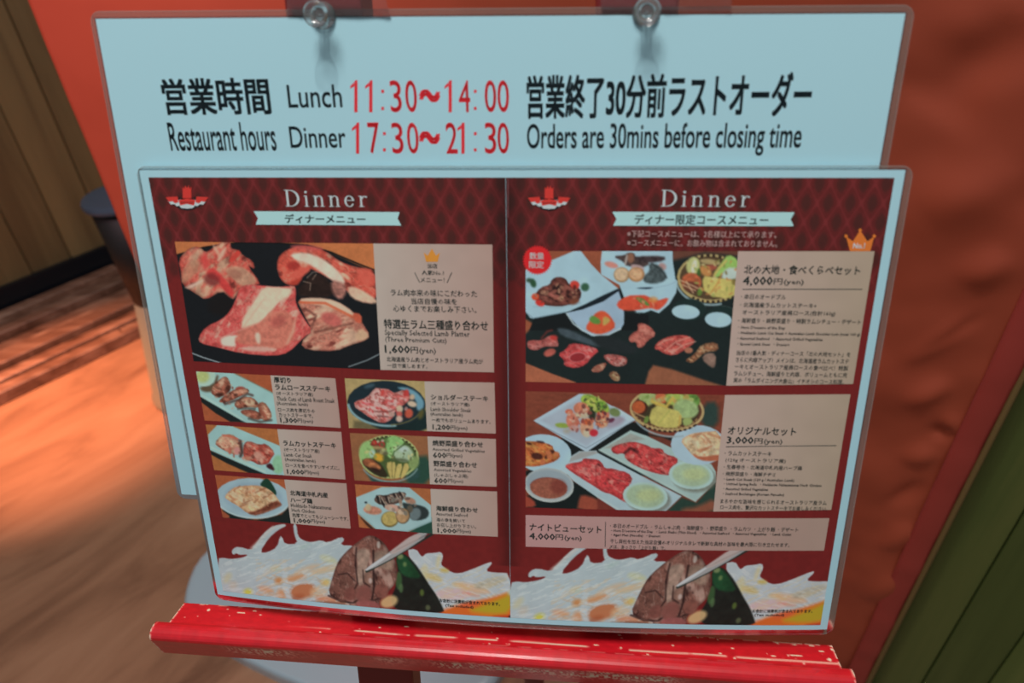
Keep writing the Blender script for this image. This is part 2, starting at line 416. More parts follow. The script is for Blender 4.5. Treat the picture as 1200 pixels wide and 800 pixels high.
class Lettering:
    def __init__(s, mapper, part=None): s.V = []; s.F = []; s.n = 0; s.map = mapper; s.part = part   # part = (name, material, parent): every line becomes its own part
    def raw(s, P, F):
        s.V.append(P); s.F += [tuple(i + s.n for i in f) for f in F]; s.n += len(P)
    def text(s, t, x0, x1, yt, yb, bold=0.0, mincho=0.008, res=2, dh=0.0):
        v, F = glyphmesh(t, bold, mincho, res)
        if len(v) == 0: return
        mn = v.min(0); mxx = v.max(0); q = (v - mn) / (mxx - mn)
        if s.part:
            L = Lettering(s.map); L.uvrect(q, F, x0, x1, yt, yb, dh); L.build(*s.part)
        else: s.uvrect(q, F, x0, x1, yt, yb, dh)
    def uvrect(s, q, F, x0, x1, yt, yb, dh=0.0):
        u, w = s.map.inv(np.array([x0, x0, x0, x1]), np.array([(yt + yb) / 2, yb, yt, (yt + yb) / 2]))
        U = u[0] + (u[3] - u[0]) * q[:, 0]; V = w[1] + (w[2] - w[1]) * q[:, 1]
        s.raw(s.map.fwd(U, V, dh), F)
    def shape(s, pts, dh=0.0):
        u, w = s.map.inv(np.array([p[0] for p in pts], float), np.array([p[1] for p in pts], float))
        s.raw(s.map.fwd(u, w, dh), [tuple(range(len(pts)))])
    def build(s, name, mat, parent, label=None):
        if not s.V: return
        V = np.concatenate(s.V); return meshobj(name, V, s.F, mat, parent, label=label)
class Map:
    def __init__(s, h, h0=0.0, bent=True): s.h = h; s.h0 = h0; s.bent = bent
    def inv(s, x, y): return unpix(x, y, s.h0, s.bent)
    def fwd(s, u, v, dh=0.0): return sheet(u, v, s.h + dh, s.bent)

# ================================================================== SETTING
fl = meshobj('floor', [(-5, -3, 0), (4, -3, 0), (4, 5, 0), (-5, 5, 0)], [(0, 1, 2, 3)], M_floor, kind='structure')

# left wall: runs away to the right behind the banner
wA = np.array([-1.78, 2.12]); wB = np.array([-1.46, 2.45]); wd_ = (wB - wA) / np.linalg.norm(wB - wA); wn = np.array([wd_[1], -wd_[0]])
def wl(s, off, z): p = wA + wd_ * s + wn * off; return (p[0], p[1], z)
def wallblock(name, s0, s1, o0, o1, z0, z1, mat, parent=None, **k):
    P = [wl(s, o, z) for z in (z0, z1) for s, o in ((s0, o0), (s1, o0), (s1, o1), (s0, o1))]
    V, F = box8(P); return meshobj(name, V, F, mat, parent, **k)
wallL = wallblock('wall_left', -2.2, 1.9, -0.10, -0.012, 0, 2.6, M_wallL, kind='structure')
s = -1.6; rnd = random.Random(4)
while s < 1.4:
    w = 0.135; b = wallblock('board', s, s + w - 0.004, -0.012, rnd.choice((0.0, 0.002, 0.004)), 0.10, 2.6, M_wallL, wallL); bevelled(b, 0.002, 1); s += w
bb = wallblock('baseboard_left', -2.2, 1.9, -0.012, 0.02, 0, 0.105, M_base, kind='structure')
# strip of weathered wood slats laid on the floor along the wall
s0, s1 = -2.2, 1.5
st = ent('wood_slat_deck', wl(0, 0.27, 0), 'low strip of rough reddish wood slats laid along the foot of the brown wall', 'decking')
o = 0.035; rnd = random.Random(12)
while o < 0.50:
    w = rnd.uniform(0.030, 0.075); z = rnd.uniform(0.008, 0.055)
    cut = rnd.uniform(-1.2, 1.2)
    for a, b_ in ((s0, cut), (cut + 0.004, s1)):
        q = wallblock('slat', a, b_, o, o + w - 0.010, 0, z, M_strip, st); bevelled(q, 0.003, 1)
        z += rnd.uniform(-0.012, 0.012); z = max(z, 0.005)
    o += w

# right wall: olive boards close behind the banner
rp = np.array([0.645, 0.70]); rd = np.array([0.80, -0.60]); rn = np.array([-rd[1], rd[0]]) * -1   # rn towards the camera
if rn[1] > 0: rn = -rn
def wr(sx, off, z): p = rp + rd * sx + rn * off; return (p[0], p[1], z)
def wrblock(name, a, b, o0, o1, z0, z1, mat, parent=None, **k):
    P = [wr(s_, o_, z) for z in (z0, z1) for s_, o_ in ((a, o0), (b, o0), (b, o1), (a, o1))]
    V, F = box8(P); return meshobj(name, V, F, mat, parent, **k)
def wr_s(x, y):
    P = on_wall(x, y, (rp[0], rp[1], 0), np.array([rn[0], rn[1], 0])); return float(np.dot(P[:2] - rp, rd))
j1 = wr_s(1081, 800); j2 = wr_s(1159, 800)
wallR = wrblock('wall_right', -0.12, 1.5, -0.10, -0.012, 0, 2.6, M_wallR, kind='structure')
edges = [j1 - (j2 - j1) * 1.25, j1, j2] + [j2 + (j2 - j1) * k * 1.05 for k in range(1, 14)]
for i, (a, b) in enumerate(zip(edges[:-1], edges[1:])):
    if b > 1.5: break
    q = wrblock('board', a, b - 0.0012, -0.012, (0.0, 0.003, 0.006)[i % 3], 0, 2.6, M_wallR, wallR); bevelled(q, 0.0015, 1)

# ================================================================== BANNER
bR = np.array([0.62, 0.665]); bL = np.array([-0.640, 1.112]); bd = (bR - bL); bLen = np.linalg.norm(bd); bd /= bLen; bn = np.array([bd[1], -bd[0]])
banner = ent('hanging_banner', (0, 0.89, 0), 'orange-red vinyl banner hanging behind the menu stand', 'banner')
def bpt(a, z, off):
    p = bL[:, None] + bd[:, None] * a + bn[:, None] * off; return np.stack([p[0], p[1], z], -1)
nz, na = 260, 200
A, Z = np.meshgrid(np.linspace(0, bLen, na), np.linspace(0.012, 1.95, nz))
def folds(A, Z):
    # soft wrinkles running diagonally off the right hem, and a broad belly
    t = (A - bLen); d = 0.0
    w = fbm(A * 100 + Z * 65, Z * 100 - A * 45, 17, 1) - 0.5
    near = np.exp(-((t + 0.16) / 0.17) ** 2)
    off = 0.016 * w * (0.35 + near) + 0.010 * np.sin(A * 5 + Z * 1.5)
    def crease(a0, z0, a1, z1, wd, dep):
        dx, dz = a1 - a0, z1 - z0; L = dx * dx + dz * dz
        s_ = np.clip(((A - a0) * dx + (Z - z0) * dz) / L, 0, 1); e = np.hypot(A - a0 - s_ * dx, Z - z0 - s_ * dz)
        return dep * np.exp(-(e / wd) ** 2) * np.sin(np.pi * np.clip(s_ * 0.9 + 0.05, 0, 1))
    for c in CREASES: off = off + crease(*c)
    return off
def bco(x, y):
    P = on_wall(x, y, (bL[0], bL[1], 0), np.array([bn[0], bn[1], 0])); return float(np.dot(P[:2] - bL, bd)), float(P[2])
CREASES = []
for x0, y0, x1, y1, wd2, dp in ((1075, 408, 1150, 365, 0.007, -0.005), (1060, 420, 1130, 372, 0.012, 0.006), (1060, 470, 1115, 440, 0.016, 0.008), (1090, 505, 1112, 500, 0.012, -0.007),
                               (1060, 540, 1095, 520, 0.018, 0.008), (1040, 590, 1085, 560, 0.014, -0.006), (1035, 640, 1070, 610, 0.018, 0.008), (1130, 330, 1180, 290, 0.02, 0.007),
                               (1080, 250, 1190, 190, 0.03, 0.008), (1080, 130, 1200, 20, 0.035, -0.012), (1110, 480, 1118, 505, 0.008, 0.005), (1015, 700, 1050, 670, 0.02, 0.006)):
    a0, z0 = bco(x0, y0); a1, z1 = bco(x1, y1); CREASES.append((a0, z0, a1, z1, wd2, dp))
off = folds(A, Z); off[:, -4:] *= 0.3
cl = meshobj('cloth', bpt(A.ravel(), Z.ravel(), off.ravel()), gridfaces(nz, na), M_cloth, banner, smooth=True)
so = cl.modifiers.new('thick', 'SOLIDIFY'); so.thickness = 0.0012; so.offset = -1
# doubled hem along the right edge, with its tan piping
def strip(name, a0, a1, o0, mat, puck=0.0):
    zz = np.linspace(0.012, 1.95, 160); aa = np.linspace(a0, a1, 6); A2, Z2 = np.meshgrid(aa, zz)
    prof = np.sin(np.linspace(0, math.pi, 6))[None, :] * 0.003
    off2 = o0 + prof + puck * (vnoise(Z2 * 100, A2 * 0, 3.0, 2) - 0.5)
    x = meshobj(name, bpt(A2.ravel(), Z2.ravel(), off2.ravel()), gridfaces(160, 6), mat, banner, smooth=True)
    m = x.modifiers.new('thick', 'SOLIDIFY'); m.thickness = 0.0015; m.offset = -1
ah = bLen - 0.040
strip('hem', ah, bLen - 0.003, 0.011, M_hem, 0.003)
strip('edge_piping', bLen - 0.005, bLen + 0.004, 0.012, M_piping)
for a in (0.02, bLen - 0.02):
    p = bpt(np.array([a]), np.array([0.0]), np.array([-0.030]))[0]
    V, F = lathe([(0.009, 0.0), (0.009, 2.0)], p, 16); meshobj('pole', V, F, M_steel, banner, smooth=True)
p0 = bpt(np.array([0.0]), np.array([1.975]), np.array([-0.012]))[0]
V, F = lathe([(0.010, 0.0), (0.010, bLen)], p0, 16, axis=(bd[0], bd[1], 0)); meshobj('rod', V, F, M_steel, banner, smooth=True)

# ================================================================== SLIM BIN by the wall
cc = on_z(228, 455, 0.0)
d = ray(136, 228); hz = np.hypot(cc[0], cc[1]) / np.hypot(d[0], d[1]); ztop = CAMZ + d[2] * hz
bn_ = ent('floor_stand', (cc[0], cc[1], 0), 'slim round black stand with a slate-blue cap, in front of the brown wall', 'stand')
r = 0.084
V, F = lathe([(r * 0.8, ztop - 0.022), (r * 0.98, ztop - 0.018), (r, ztop - 0.010), (r * 0.97, ztop - 0.002), (r * 0.85, ztop)], (cc[0], cc[1], 0), 48)
meshobj('cap', V, F, M_capm, bn_, smooth=False)
V, F = lathe([(0.060, ztop - 0.30), (r * 0.84, ztop - 0.022)], (cc[0], cc[1], 0), 48); meshobj('black_collar', V, F, M_blk, bn_, smooth=True)
V, F = lathe([(0.118, 0.0), (0.118, 0.012), (0.112, 0.02), (0.060, ztop - 0.30)], (cc[0], cc[1], 0), 48); meshobj('column', V, F, M_cream, bn_, smooth=True)

# ================================================================== WHITE TANK BASE on the floor
zt = 0.035
pts = [on_z(x, y, zt) for x, y in ((213, 706), (217, 682), (228, 656), (248, 635), (285, 622), (340, 640), (420, 668), (500, 690), (570, 706), (600, 722), (598, 770), (570, 812), (500, 836), (420, 824), (338, 797), (270, 764), (224, 732))]
P2 = smoothpoly([(p[0], p[1]) for p in pts], 1)
V, F = prism(P2, 0.0, zt, 0.015)
tk = ent('floor_base_plate', (P2[:, 0].mean(), P2[:, 1].mean(), 0), 'pale grey-white flat rounded base plate on the floor behind the red ledge', 'base')
meshobj('plate_body', V, F, M_tank, tk)
V, F = lathe([(0.03, zt), (0.03, zt + 0.012), (0.024, zt + 0.016)], (P2[:, 0].mean(), P2[:, 1].mean() + 0.02, 0), 24)
meshobj('centre_cap', V, F, M_tank, tk)

# ================================================================== EASEL
foot = sheet(197, -960, -12, False)
easel = ent('menu_easel', (foot[0], foot[1], 0), 'red-painted wooden easel with a chipped front ledge, holding the menus', 'easel')
V_FLOOR = {}
def vfloor(u, h):
    a = sheet(u, 0, h, False)[2]; b = sheet(u, -100, h, False)[2]; return -100 * a / (a - b)
for (u0, u1) in ((94, 136), (258, 300)):
    P = []
    for h in (-30, -6):
        pass
    P = [sheet(u0, vfloor(u0, -6), -6, False), sheet(u1, vfloor(u1, -6), -6, False), sheet(u1, vfloor(u1, -30), -30, False), sheet(u0, vfloor(u0, -30), -30, False),
         sheet(u0, 440, -6, False), sheet(u1, 440, -6, False), sheet(u1, 440, -30, False), sheet(u0, 440, -30, False)]
    V, F = box8(P); q = meshobj('post', V, F, M_post, easel); bevelled(q, 0.002)
slabuv('hinge_rail', 136, 258, 280, 310, -28, -8, M_post, easel)
slabuv('top_rail', 136, 258, 405, 435, -28, -8, M_post, easel)
slabuv('cross_rail', 136, 258, -560, -525, -28, -8, M_post, easel)
slabuv('ledge_support', 136, 258, -60, -26, -28, -8, M_post, easel)
# rear prop leg, hinged at the top rail and standing on the floor behind
hp = sheet(197, 300, -30, False); rf = np.array([hp[0] + 0.02, 0.70, 0.0])
ax = rf - hp; sd_ = np.array([1, 0, 0]) * 0.018; fd = np.array([0, 0.022, 0])
V, F = box8([rf - sd_, rf + sd_, rf + sd_ + fd, rf - sd_ + fd, hp - sd_, hp + sd_, hp + sd_ + fd, hp - sd_ + fd]); meshobj('prop_leg', V, F, M_post, easel)

# ledge: flat shelf, groove and raised rounded lip, painted red and chipped
def ledge_part(name, prof, u0, u1, closed_ends=True, label=None):
    prof = np.array(prof, float); n = len(prof); nu = 760
    uu = np.linspace(u0, u1, nu)
    skew = lambda u: -1.0 - (u - 197) / 460 * 3.6
    V = np.concatenate([sheet(np.full(n, a), prof[:, 1] + skew(a), prof[:, 0], False) for a in uu])
    F = gridfaces(nu, n, close=True)
    V = np.r_[V]
    X, Y = pix(V)
    pt = Paint(X, Y, (172, 20, 30)); paint_ledge(pt, V, np.tile(prof, (nu, 1)), np.repeat(uu, n), u0, u1)
    o = meshobj(name, V, [tuple(f) for f in F] + [tuple(range(n)), tuple(range(len(V) - n, len(V)))[::-1]], M_ledge, easel, cols=ink(pt.C), label=label)
    return o
def paint_ledge(pt, V, PR, U, u0, u1):
    h = PR[:, 0]; v = PR[:, 1]
    wood = np.array([225, 190, 165.0])
    n1 = fbm(U * 1.0, h * 2.2 + v * 2.2, 5.0, 1); n2 = vnoise(U, h * 3 + v * 3, 1.3, 4); n3 = fbm(U * 0.35, h * 1.5 + v * 1.5, 9, 5)
    C = pt.C * (0.92 + 0.16 * n1[:, None])
    mask = np.zeros(len(U))
    if u1 - u0 < 462:     # shelf: scattered specks, worn rear edge, scuffed right end
        mask = np.maximum(mask, np.clip((vnoise(U * 0.5, h * 1.6 + v, 2.2, 1) * 0.7 + n1 * 0.3 - 0.80 + 0.07 * np.clip((U - 330) / 90, 0, 1)) / 0.05, 0, 1))
        e = np.exp(-((h + 6) / 1.1) ** 2); mask = np.maximum(mask, e * np.clip((vnoise(U, U * 0, 3.2, 3) - 0.52 + 0.18 * np.clip((U - 250) / 100, 0, 1)) / 0.1, 0, 1))
        e = np.exp(-((h - 10.6 + 1.2 * (vnoise(U, U * 0, 30, 6) - 0.5)) / 0.7) ** 2); mask = np.maximum(mask, e * np.clip((vnoise(U, U * 0, 9, 2) - 0.30) / 0.1, 0, 1) * np.clip((U - 50) / 60, 0, 1))
        e = np.clip(1 - np.minimum(U - u0, u1 - U) / 1.6, 0, 1); mask = np.maximum(mask, e * np.clip((n2 - 0.3) / 0.2, 0, 1))
    else:
        front = np.exp(-((v + 24 + (n3 - 0.5) * 9) / 5.5) ** 2) * (v < -18)
        patch = np.clip((vnoise(U, U * 0, 26, 1) * 0.6 + 0.55 * np.exp(-((U - 235) / 95) ** 2) - 0.36) / 0.2, 0, 1)
        mask = np.maximum(mask, front * patch * np.clip((n2 - 0.48) / 0.12, 0, 1))
        mask = np.maximum(mask, np.clip((vnoise(U * 0.6, h + v, 2.0, 5) * 0.7 + n1 * 0.3 - 0.86) / 0.04, 0, 1))
        e = np.exp(-((h - 18.0) / 1.0) ** 2) * (v > -13); mask = np.maximum(mask, e * np.clip((vnoise(U, U * 0, 6, 7) - 0.42) / 0.1, 0, 1) * np.clip(1.4 - abs(U - 215) / 190, 0, 1))
        e = np.clip(1 - np.minimum(U - u0, u1 - U) / 2.0, 0, 1); mask = np.maximum(mask, e * np.clip((n2 - 0.35) / 0.2, 0, 1))
    mask = np.clip(mask, 0, 1)[:, None]
    pt.C = C * (1 - mask) + wood * mask
shelf = [(-6, -15.6)] + [(a, -15.4) for a in np.linspace(-5, 14, 22)] + [(15, -15.2), (16, -16.2), (17, -16.4), (17, -26), (-6, -26)]
lip = [(17, -26), (17, -15)] + [(17.6, -12.6), (19, -11.2), (21, -10.6), (23, -10.6), (25, -10.9), (26.6, -11.6), (28, -12.8), (29, -14.4), (29.5, -16.0), (29.4, -17.4)] + [(29.2 - 9.5 * k / 14, -18.5 - 19.5 * k / 14) for k in range(15)] + [(17, -38)]
ledge_part('ledge_shelf', shelf, -31, 427.5)
ledge_part('ledge_lip', lip, -37, 431.5, label='raised rounded red lip with chipped paint along its front')

# ================================================================== UPPER SHEET (opening hours)
h_up = -3.0
up_o = sheet(200, 77, h_up, False)
hours = ent('opening_hours_sign', up_o, 'laminated pale sign with opening hours in black and red, pinned above the menu', 'sign')
Mup = Map(h_up + 0.10, h_up, False)
cx = [(112, 22), (1061, 15.5)]
cu, cv = unpix([112, 1061, 208], [22, 15.5, 583], h_up, False)
eu = np.array([cu[1] - cu[0], cv[1] - cv[0]]); wU = np.linalg.norm(eu); eu /= wU; ev = np.array([-eu[1], eu[0]])
O = np.array([cu[0], cv[0]]) - ev * 297
def upsh(a, b, h): p = O[:, None] + eu[:, None] * a + ev[:, None] * b; return sheet(p[0], p[1], h, False)

def rrect(x0, x1, y0, y1, r, n=8):
    out = []
    for cx_, cy_, a0 in ((x1 - r, y1 - r, 0), (x0 + r, y1 - r, 90), (x0 + r, y0 + r, 180), (x1 - r, y0 + r, 270)):
        for k in range(n + 1): a = math.radians(a0 + 90 * k / n); out.append((cx_ + r * math.cos(a), cy_ + r * math.sin(a)))
    return np.array(out)
def densify(P, step=6.0):
    out = []
    for p, q in zip(P, np.roll(P, -1, 0)):
        n = max(int(np.linalg.norm(q - p) / step), 1)
        for k in range(n): out.append(p + (q - p) * k / n)
    return np.array(out)
def ringmesh(name, outer, inner, fwd, h0, h1, mat, parent):
    """closed band between two outlines with matching point counts, with thickness"""
    n = len(outer); V = np.concatenate([fwd(outer, h0), fwd(inner, h0), fwd(inner, h1), fwd(outer, h1)])
    F = []
    for r_ in range(4):
        for k in range(n): a = r_ * n; b = ((r_ + 1) % 4) * n; k2 = (k + 1) % n; F.append((a + k, a + k2, b + k2, b + k))
    return meshobj(name, V, F, mat, parent)
def laminate(parent, fwd, x0, x1, y0, y1, w, hgt, r=5.0):
    """sealed clear margin of a laminated sheet: seam tinted dark for its shadow, margin and bright cut edge"""
    def match(P):  # outline through P projected to nearest point on the paper's rectangle
        return np.c_[np.clip(P[:, 0], 0, w), np.clip(P[:, 1], 0, hgt)]
    Q = densify(rrect(x0, x1, y0, y1, r)); c = np.array([w / 2, hgt / 2])
    inn = match(Q); d_ = inn - Q; L = np.linalg.norm(d_, axis=1, keepdims=True) + 1e-9
    edge_in = Q + d_ / L * 0.75; seam = inn - d_ / L * 0.8
    ringmesh('laminate_edge', Q, edge_in, fwd, -0.20, 0.24, M_edge, parent)
    ringmesh('laminate_margin', edge_in, seam, fwd, -0.08, 0.12, M_film, parent)
    ringmesh('seam_shade', seam, inn, fwd, -0.08, 0.10, M_seam_shade, parent)
def plate(name, x0, x1, y0, y1, fwd, h0, h1, mat, parent, n=40):
    a, b = np.meshgrid(np.linspace(x0, x1, n), np.linspace(y0, y1, n)); g = np.c_[a.ravel(), b.ravel()]
    V = np.concatenate([fwd(g, h0), fwd(g, h1)]); F = gridfaces(n, n); m = n * n
    i = np.arange(m).reshape(n, n); rim = np.r_[i[0, :], i[1:, -1], i[-1, -2::-1], i[-2:0:-1, 0]]; rim2 = np.roll(rim, -1)
    side = np.stack([rim, rim2, rim2 + m, rim + m], -1)
    return meshobj(name, V, np.r_[F[:, ::-1], F + m, side], mat, parent)
fup = lambda P, h: upsh(P[:, 0], P[:, 1], h_up + h)
plate('paper', 0, wU, 0, 297, fup, -0.05, 0.05, M_paper, hours, 8)
laminate(hours, fup, -3.0, wU + 4.2, -3.4, 300.8, wU, 297, 6)
K = Lettering(Mup, ('hours_text', M_black, hours))
K.text('営業時間', 190.5, 316.5, 92, 135, bold=0.018, mincho=0.010, res=4)
K.text('Restaurant hours', 198, 323, 143.5, 177, bold=0.010, mincho=0, res=4)
K.text('Lunch', 337, 400.5, 99.5, 126.5, bold=0.008, mincho=0, res=4)
K.text('Dinner', 339.5, 405, 148, 173.5, bold=0.008, mincho=0, res=4)
K.text('営業終了30分前ラストオーダー', 617, 951, 88, 139.5, bold=0.018, mincho=0.012, res=4)
K.text('Orders are 30mins before closing time', 617.5, 939, 145, 183, bold=0.010, mincho=0.004, res=4)
K.build('black_lettering', M_black, hours)
K = Lettering(Mup)
def slim(s, x0, x1, yt, yb): K.text(s, x0, x1, yt, yb, bold=0.006, mincho=0.0, res=4)
def tri(*p): K.shape(p)
for y0_, y1_, left, right in ((94, 131.5, '1 1 : 3 0', '1 4 : 0 0'), (143.5, 180, '1 7 : 3 0', '2 1 : 3 0')):
    for chars, xs in ((left.split(), (412, 429.5, 448.5, 457, 475)), (right.split(), (522.5, 537.5, 557, 568, 583))):
        dx = 2 if chars[1] == '7' else 0
        for c_, x_ in zip(chars, xs):
            xx = x_ + dx
            if c_ == ':':
                ym = y0_ + 12; dd = 3.2
                for yy in (y0_ + 13, y1_ - 4.5): K.shape([(xx - 1.6, yy + 1.8), (xx + 1.6, yy + 1.8), (xx + 1.6, yy - 1.8), (xx - 1.6, yy - 1.8)])
            elif c_ == '1':
                xe = xx + 7; K.shape([(xe - 3.8, y1_), (xe, y1_), (xe, y0_), (xe - 2.8, y0_), (xe - 3.8, y0_ + 3)]); K.shape([(xe - 4, y0_ + 2.5), (xe - 4, y0_ + 7), (xe - 8.5, y0_ + 10), (xe - 8.5, y0_ + 6.8)])
            else: slim(c_, xx, xx + 13.5, y0_, y1_)
    ym = (y0_ + y1_) / 2; K.text('〜', 491, 516, ym - 8, ym + 7, bold=0.05, mincho=0, res=5)
K.build('red_lettering', M_redink, hours)

# ================================================================== MENU SHEET
mo = sheet(210, 0, 0)
menu = ent('dinner_menu_poster', mo, 'laminated two-page red dinner menu with food photos, standing above the ledge', 'menu')
fmn = lambda P, h: sheet(P[:, 0], P[:, 1], h)
plate('paper', 0, 420, 0, 297, fmn, -0.05, 0.05, M_paper, menu, 48)
laminate(menu, fmn, -1.8, 424, -4.2, 299.2, 420, 297, 6)
H1, H2, H3, H4 = 0.12, 0.19, 0.26, 0.33

def page(name, u0, u1, right):
    vv = np.r_[np.linspace(292.9, 205, 150), np.linspace(204, 3.8, 30)]; uu = np.linspace(u0, u1, 330)
    U, V = np.meshgrid(uu, vv); U = U.ravel(); V = V.ravel()
    P_ = 11.3; PV = 20.5
    a = 2 * np.pi * (U - 5.0) / P_; b = 2 * np.pi * (V - 3.0) / PV
    f = np.cos(a) + np.cos(b); g = np.abs(f)
    line = np.exp(-(g / 0.20) ** 2)
    motif = np.exp(-((g - 0.85) / 0.20) ** 2) * (0.35 + 0.65 * (np.cos(2 * a) * np.cos(2 * b) > 0.1))
    base = np.array([86, 29, 28.0]); hi = np.array([107, 38, 39.0]); dk = np.array([68, 31, 28.0]); plain = np.array([107, 32, 31.0])
    dd = np.clip((g - 0.7) / 0.9, 0, 1)[:, None]; C = base * (1 - dd) + dk * dd
    t = np.clip(line * 0.95 + motif * 0.45, 0, 1)[:, None]
    C = C * (1 - t) + hi * t
    edge = 232 + 4 * np.abs(((U / P_) % 1) - 0.5) * 2
    fade = np.clip((edge - V) / 2.5, 0, 1)[:, None]
    low = np.clip((251 - V) / 22, 0, 1)[:, None]; C = C * (1 - low * 0.45) + plain * low * 0.45
    C = C * (1 - fade) + plain * fade
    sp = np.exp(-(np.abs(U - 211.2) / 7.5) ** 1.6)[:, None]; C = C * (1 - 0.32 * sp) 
    C = C * (0.97 + 0.06 * vnoise(U, V, 1.2, 3)[:, None])
    return meshobj(name, sheet(U, V, H1), gridfaces(len(vv), len(uu)), M_ink, menu, cols=ink(C))
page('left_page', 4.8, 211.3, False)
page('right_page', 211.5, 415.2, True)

# ---- sprout picture along the foot of both pages
RED = (107, 32, 31)
def sprouts(pt, warm=0):
    C = pt
    def tr(): C.tr(240, 610, 6)
    tr()
    W1 = (164, 180, 184)
    C.poly([(90, 265), (130, 258), (180, 268), (240, 262), (290, 250), (300, 235), (240, 240), (225, 225), (200, 240), (188, 215), (205, 190), (240, 180), (325, 205), (350, 170), (420, 80), (480, 35), (560, 20), (575, 35), (520, 60), (450, 120), (385, 222), (440, 222), (510, 185), (530, 105), (545, 115), (565, 165), (655, 160), (630, 100), (622, 20), (645, 20), (655, 110), (700, 140), (750, 150), (820, 135), (865, 155), (960, 110), (985, 130), (950, 170), (1060, 175), (1100, 300), (1100, 720), (90, 720)], W1, soft=1.3, smooth=1, amp=0.04, ns=14)
    for a in ((330, 190, 480, 45, 22), (480, 50, 560, 28, 10)): C.line([(a[0], a[1]), (a[2], a[3])], a[4], (196, 186, 176), op=0.5, soft=2.5)
    def fibres(lo, hi, ang, s_, seed, col, op, cond):
        xr = C.X * math.cos(ang) + C.Y * math.sin(ang); yr = -C.X * math.sin(ang) + C.Y * math.cos(ang)
        wv = 7.0 * (vnoise(C.X, C.Y, 20, seed + 2) - 0.5); n = vnoise(xr * 0.13, yr + wv, s_, seed) * 0.65 + vnoise(xr * 0.3, yr + wv, s_ * 0.5, seed + 1) * 0.35
        pale = (C.C.min(1) > 95) & (C.C[:, 2] > 100) & cond
        al = np.clip((n - lo) / (hi - lo), 0, 1) * op * 0.62 * pale
        C.blend(np.arange(len(C.X)), al, col)
    # blurred warm fibres
    for (x, y, rx, ry, an, col, op) in ((520, 420, 26, 24, 0, (190, 120, 60), .8), (640, 400, 80, 22, -15, (200, 125, 70), .7), (430, 482, 55, 22, 15, (198, 150, 115), .8), (690, 490, 90, 55, -10, (176, 100, 58), .85),
            (540, 520, 30, 45, -10, (200, 135, 85), .7), (850, 345, 110, 22, -15, (205, 170, 120), .6), (720, 340, 90, 22, -20, (200, 165, 125), .6), (305, 500, 30, 22, 0, (190, 190, 70), .9), (160, 400, 25, 40, 30, (190, 180, 130), .5),
            (850, 430, 30, 25, 0, (205, 175, 90), .8), (500, 335, 35, 18, 0, (190, 190, 140), .5), (870, 270, 60, 22, 20, (195, 190, 120), .5), (800, 500, 60, 40, 0, (200, 175, 140), .6), (700, 180, 40, 14, -20, (150, 175, 165), .5),
            (640, 545, 60, 25, -20, (150, 80, 50), .6), (900, 560, 120, 28, 8, (190, 130, 100), .9), (860, 582, 130, 10, 3, (60, 45, 35), .8), (200, 450, 30, 30, 0, (190, 170, 140), .4), (385, 525, 18, 12, 0, (190, 130, 90), .6)):
        C.ell(x, y, rx, ry, col, an, soft=5, op=op)
    for a in ((560, 300, 570, 470, 34), (560, 470, 610, 565, 30), (760, 410, 930, 360, 26), (590, 445, 760, 425, 18), (700, 370, 860, 395, 14)): C.line([(a[0], a[1]), (a[2], a[3])], a[4], (178, 190, 192), soft=2.5, op=0.85)
    lower = C.Y > 655
    fibres(0.52, 0.72, -0.45, 2.4, 1, (206, 172, 128), 0.55, (C.X > 300) & lower); fibres(0.58, 0.75, 0.35, 2.2, 3, (184, 140, 96), 0.5, (C.X > 310) & (C.Y > 672)); fibres(0.6, 0.8, -0.5, 2.0, 5, (150, 168, 170), 0.5, C.X > 270)
    fibres(0.55, 0.75, -0.3, 1.8, 6, (200, 210, 208), 0.7, C.X > 260)
    C.tr(400, 610, 5.714)
    # right hand sprouts and glow
    C.poly([(430, 195), (500, 185), (530, 230), (545, 240), (570, 215), (620, 215), (670, 205), (683, 240), (665, 290), (690, 310), (740, 345), (790, 352), (860, 330), (1000, 272), (1010, 285), (965, 335), (1020, 345), (1140, 350), (1140, 640), (600, 620), (520, 350)], (172, 182, 186), soft=1.2, amp=0.06, ns=9)
    for (x, y, rx, ry, an, col, op) in ((620, 380, 60, 22, 20, (190, 165, 90), .7), (560, 350, 25, 60, 0, (195, 185, 130), .6), (880, 450, 120, 25, 15, (205, 160, 120), .7), (925, 432, 22, 10, 0, (90, 75, 40), .8), (1000, 415, 110, 30, -15, (165, 160, 140), .7),
            (800, 440, 60, 20, 20, (200, 170, 120), .6), (650, 270, 14, 45, 10, (200, 185, 130), .6), (750, 490, 120, 40, 0, (205, 165, 165), .6), (690, 330, 30, 14, 10, (190, 160, 60), .7), (870, 490, 60, 14, 10, (205, 120, 90), .5)):
        C.ell(x, y, rx, ry, col, an, soft=4, op=op)
    C.poly([(640, 620), (720, 580), (850, 545), (1000, 515), (1140, 470), (1140, 700), (640, 640)], (214, 100, 40), soft=5)
    C.poly([(830, 600), (950, 560), (1050, 520), (1140, 480), (1140, 620), (1000, 630)], (168, 150, 40), soft=7)
    C.poly([(1000, 640), (1080, 632), (1140, 630), (1140, 700), (950, 690)], (176, 66, 36), soft=4)
    C.ell(860, 560, 70, 20, (200, 90, 60), -8, soft=5, op=0.7)
    fibres(0.52, 0.72, -0.4, 2.0, 2, (196, 176, 130), 0.5, (C.X > 480) & (C.Y > 664)); fibres(0.55, 0.75, 0.3, 1.8, 4, (205, 208, 204), 0.6, C.X > 480)
    # green pepper
    C.poly([(365, 240), (400, 215), (440, 230), (490, 280), (540, 350), (590, 430), (640, 500), (680, 580), (690, 610), (600, 620), (430, 612), (350, 580), (330, 520), (370, 430), (380, 330)], (26, 30, 26), soft=2, amp=0.25, ns=7)
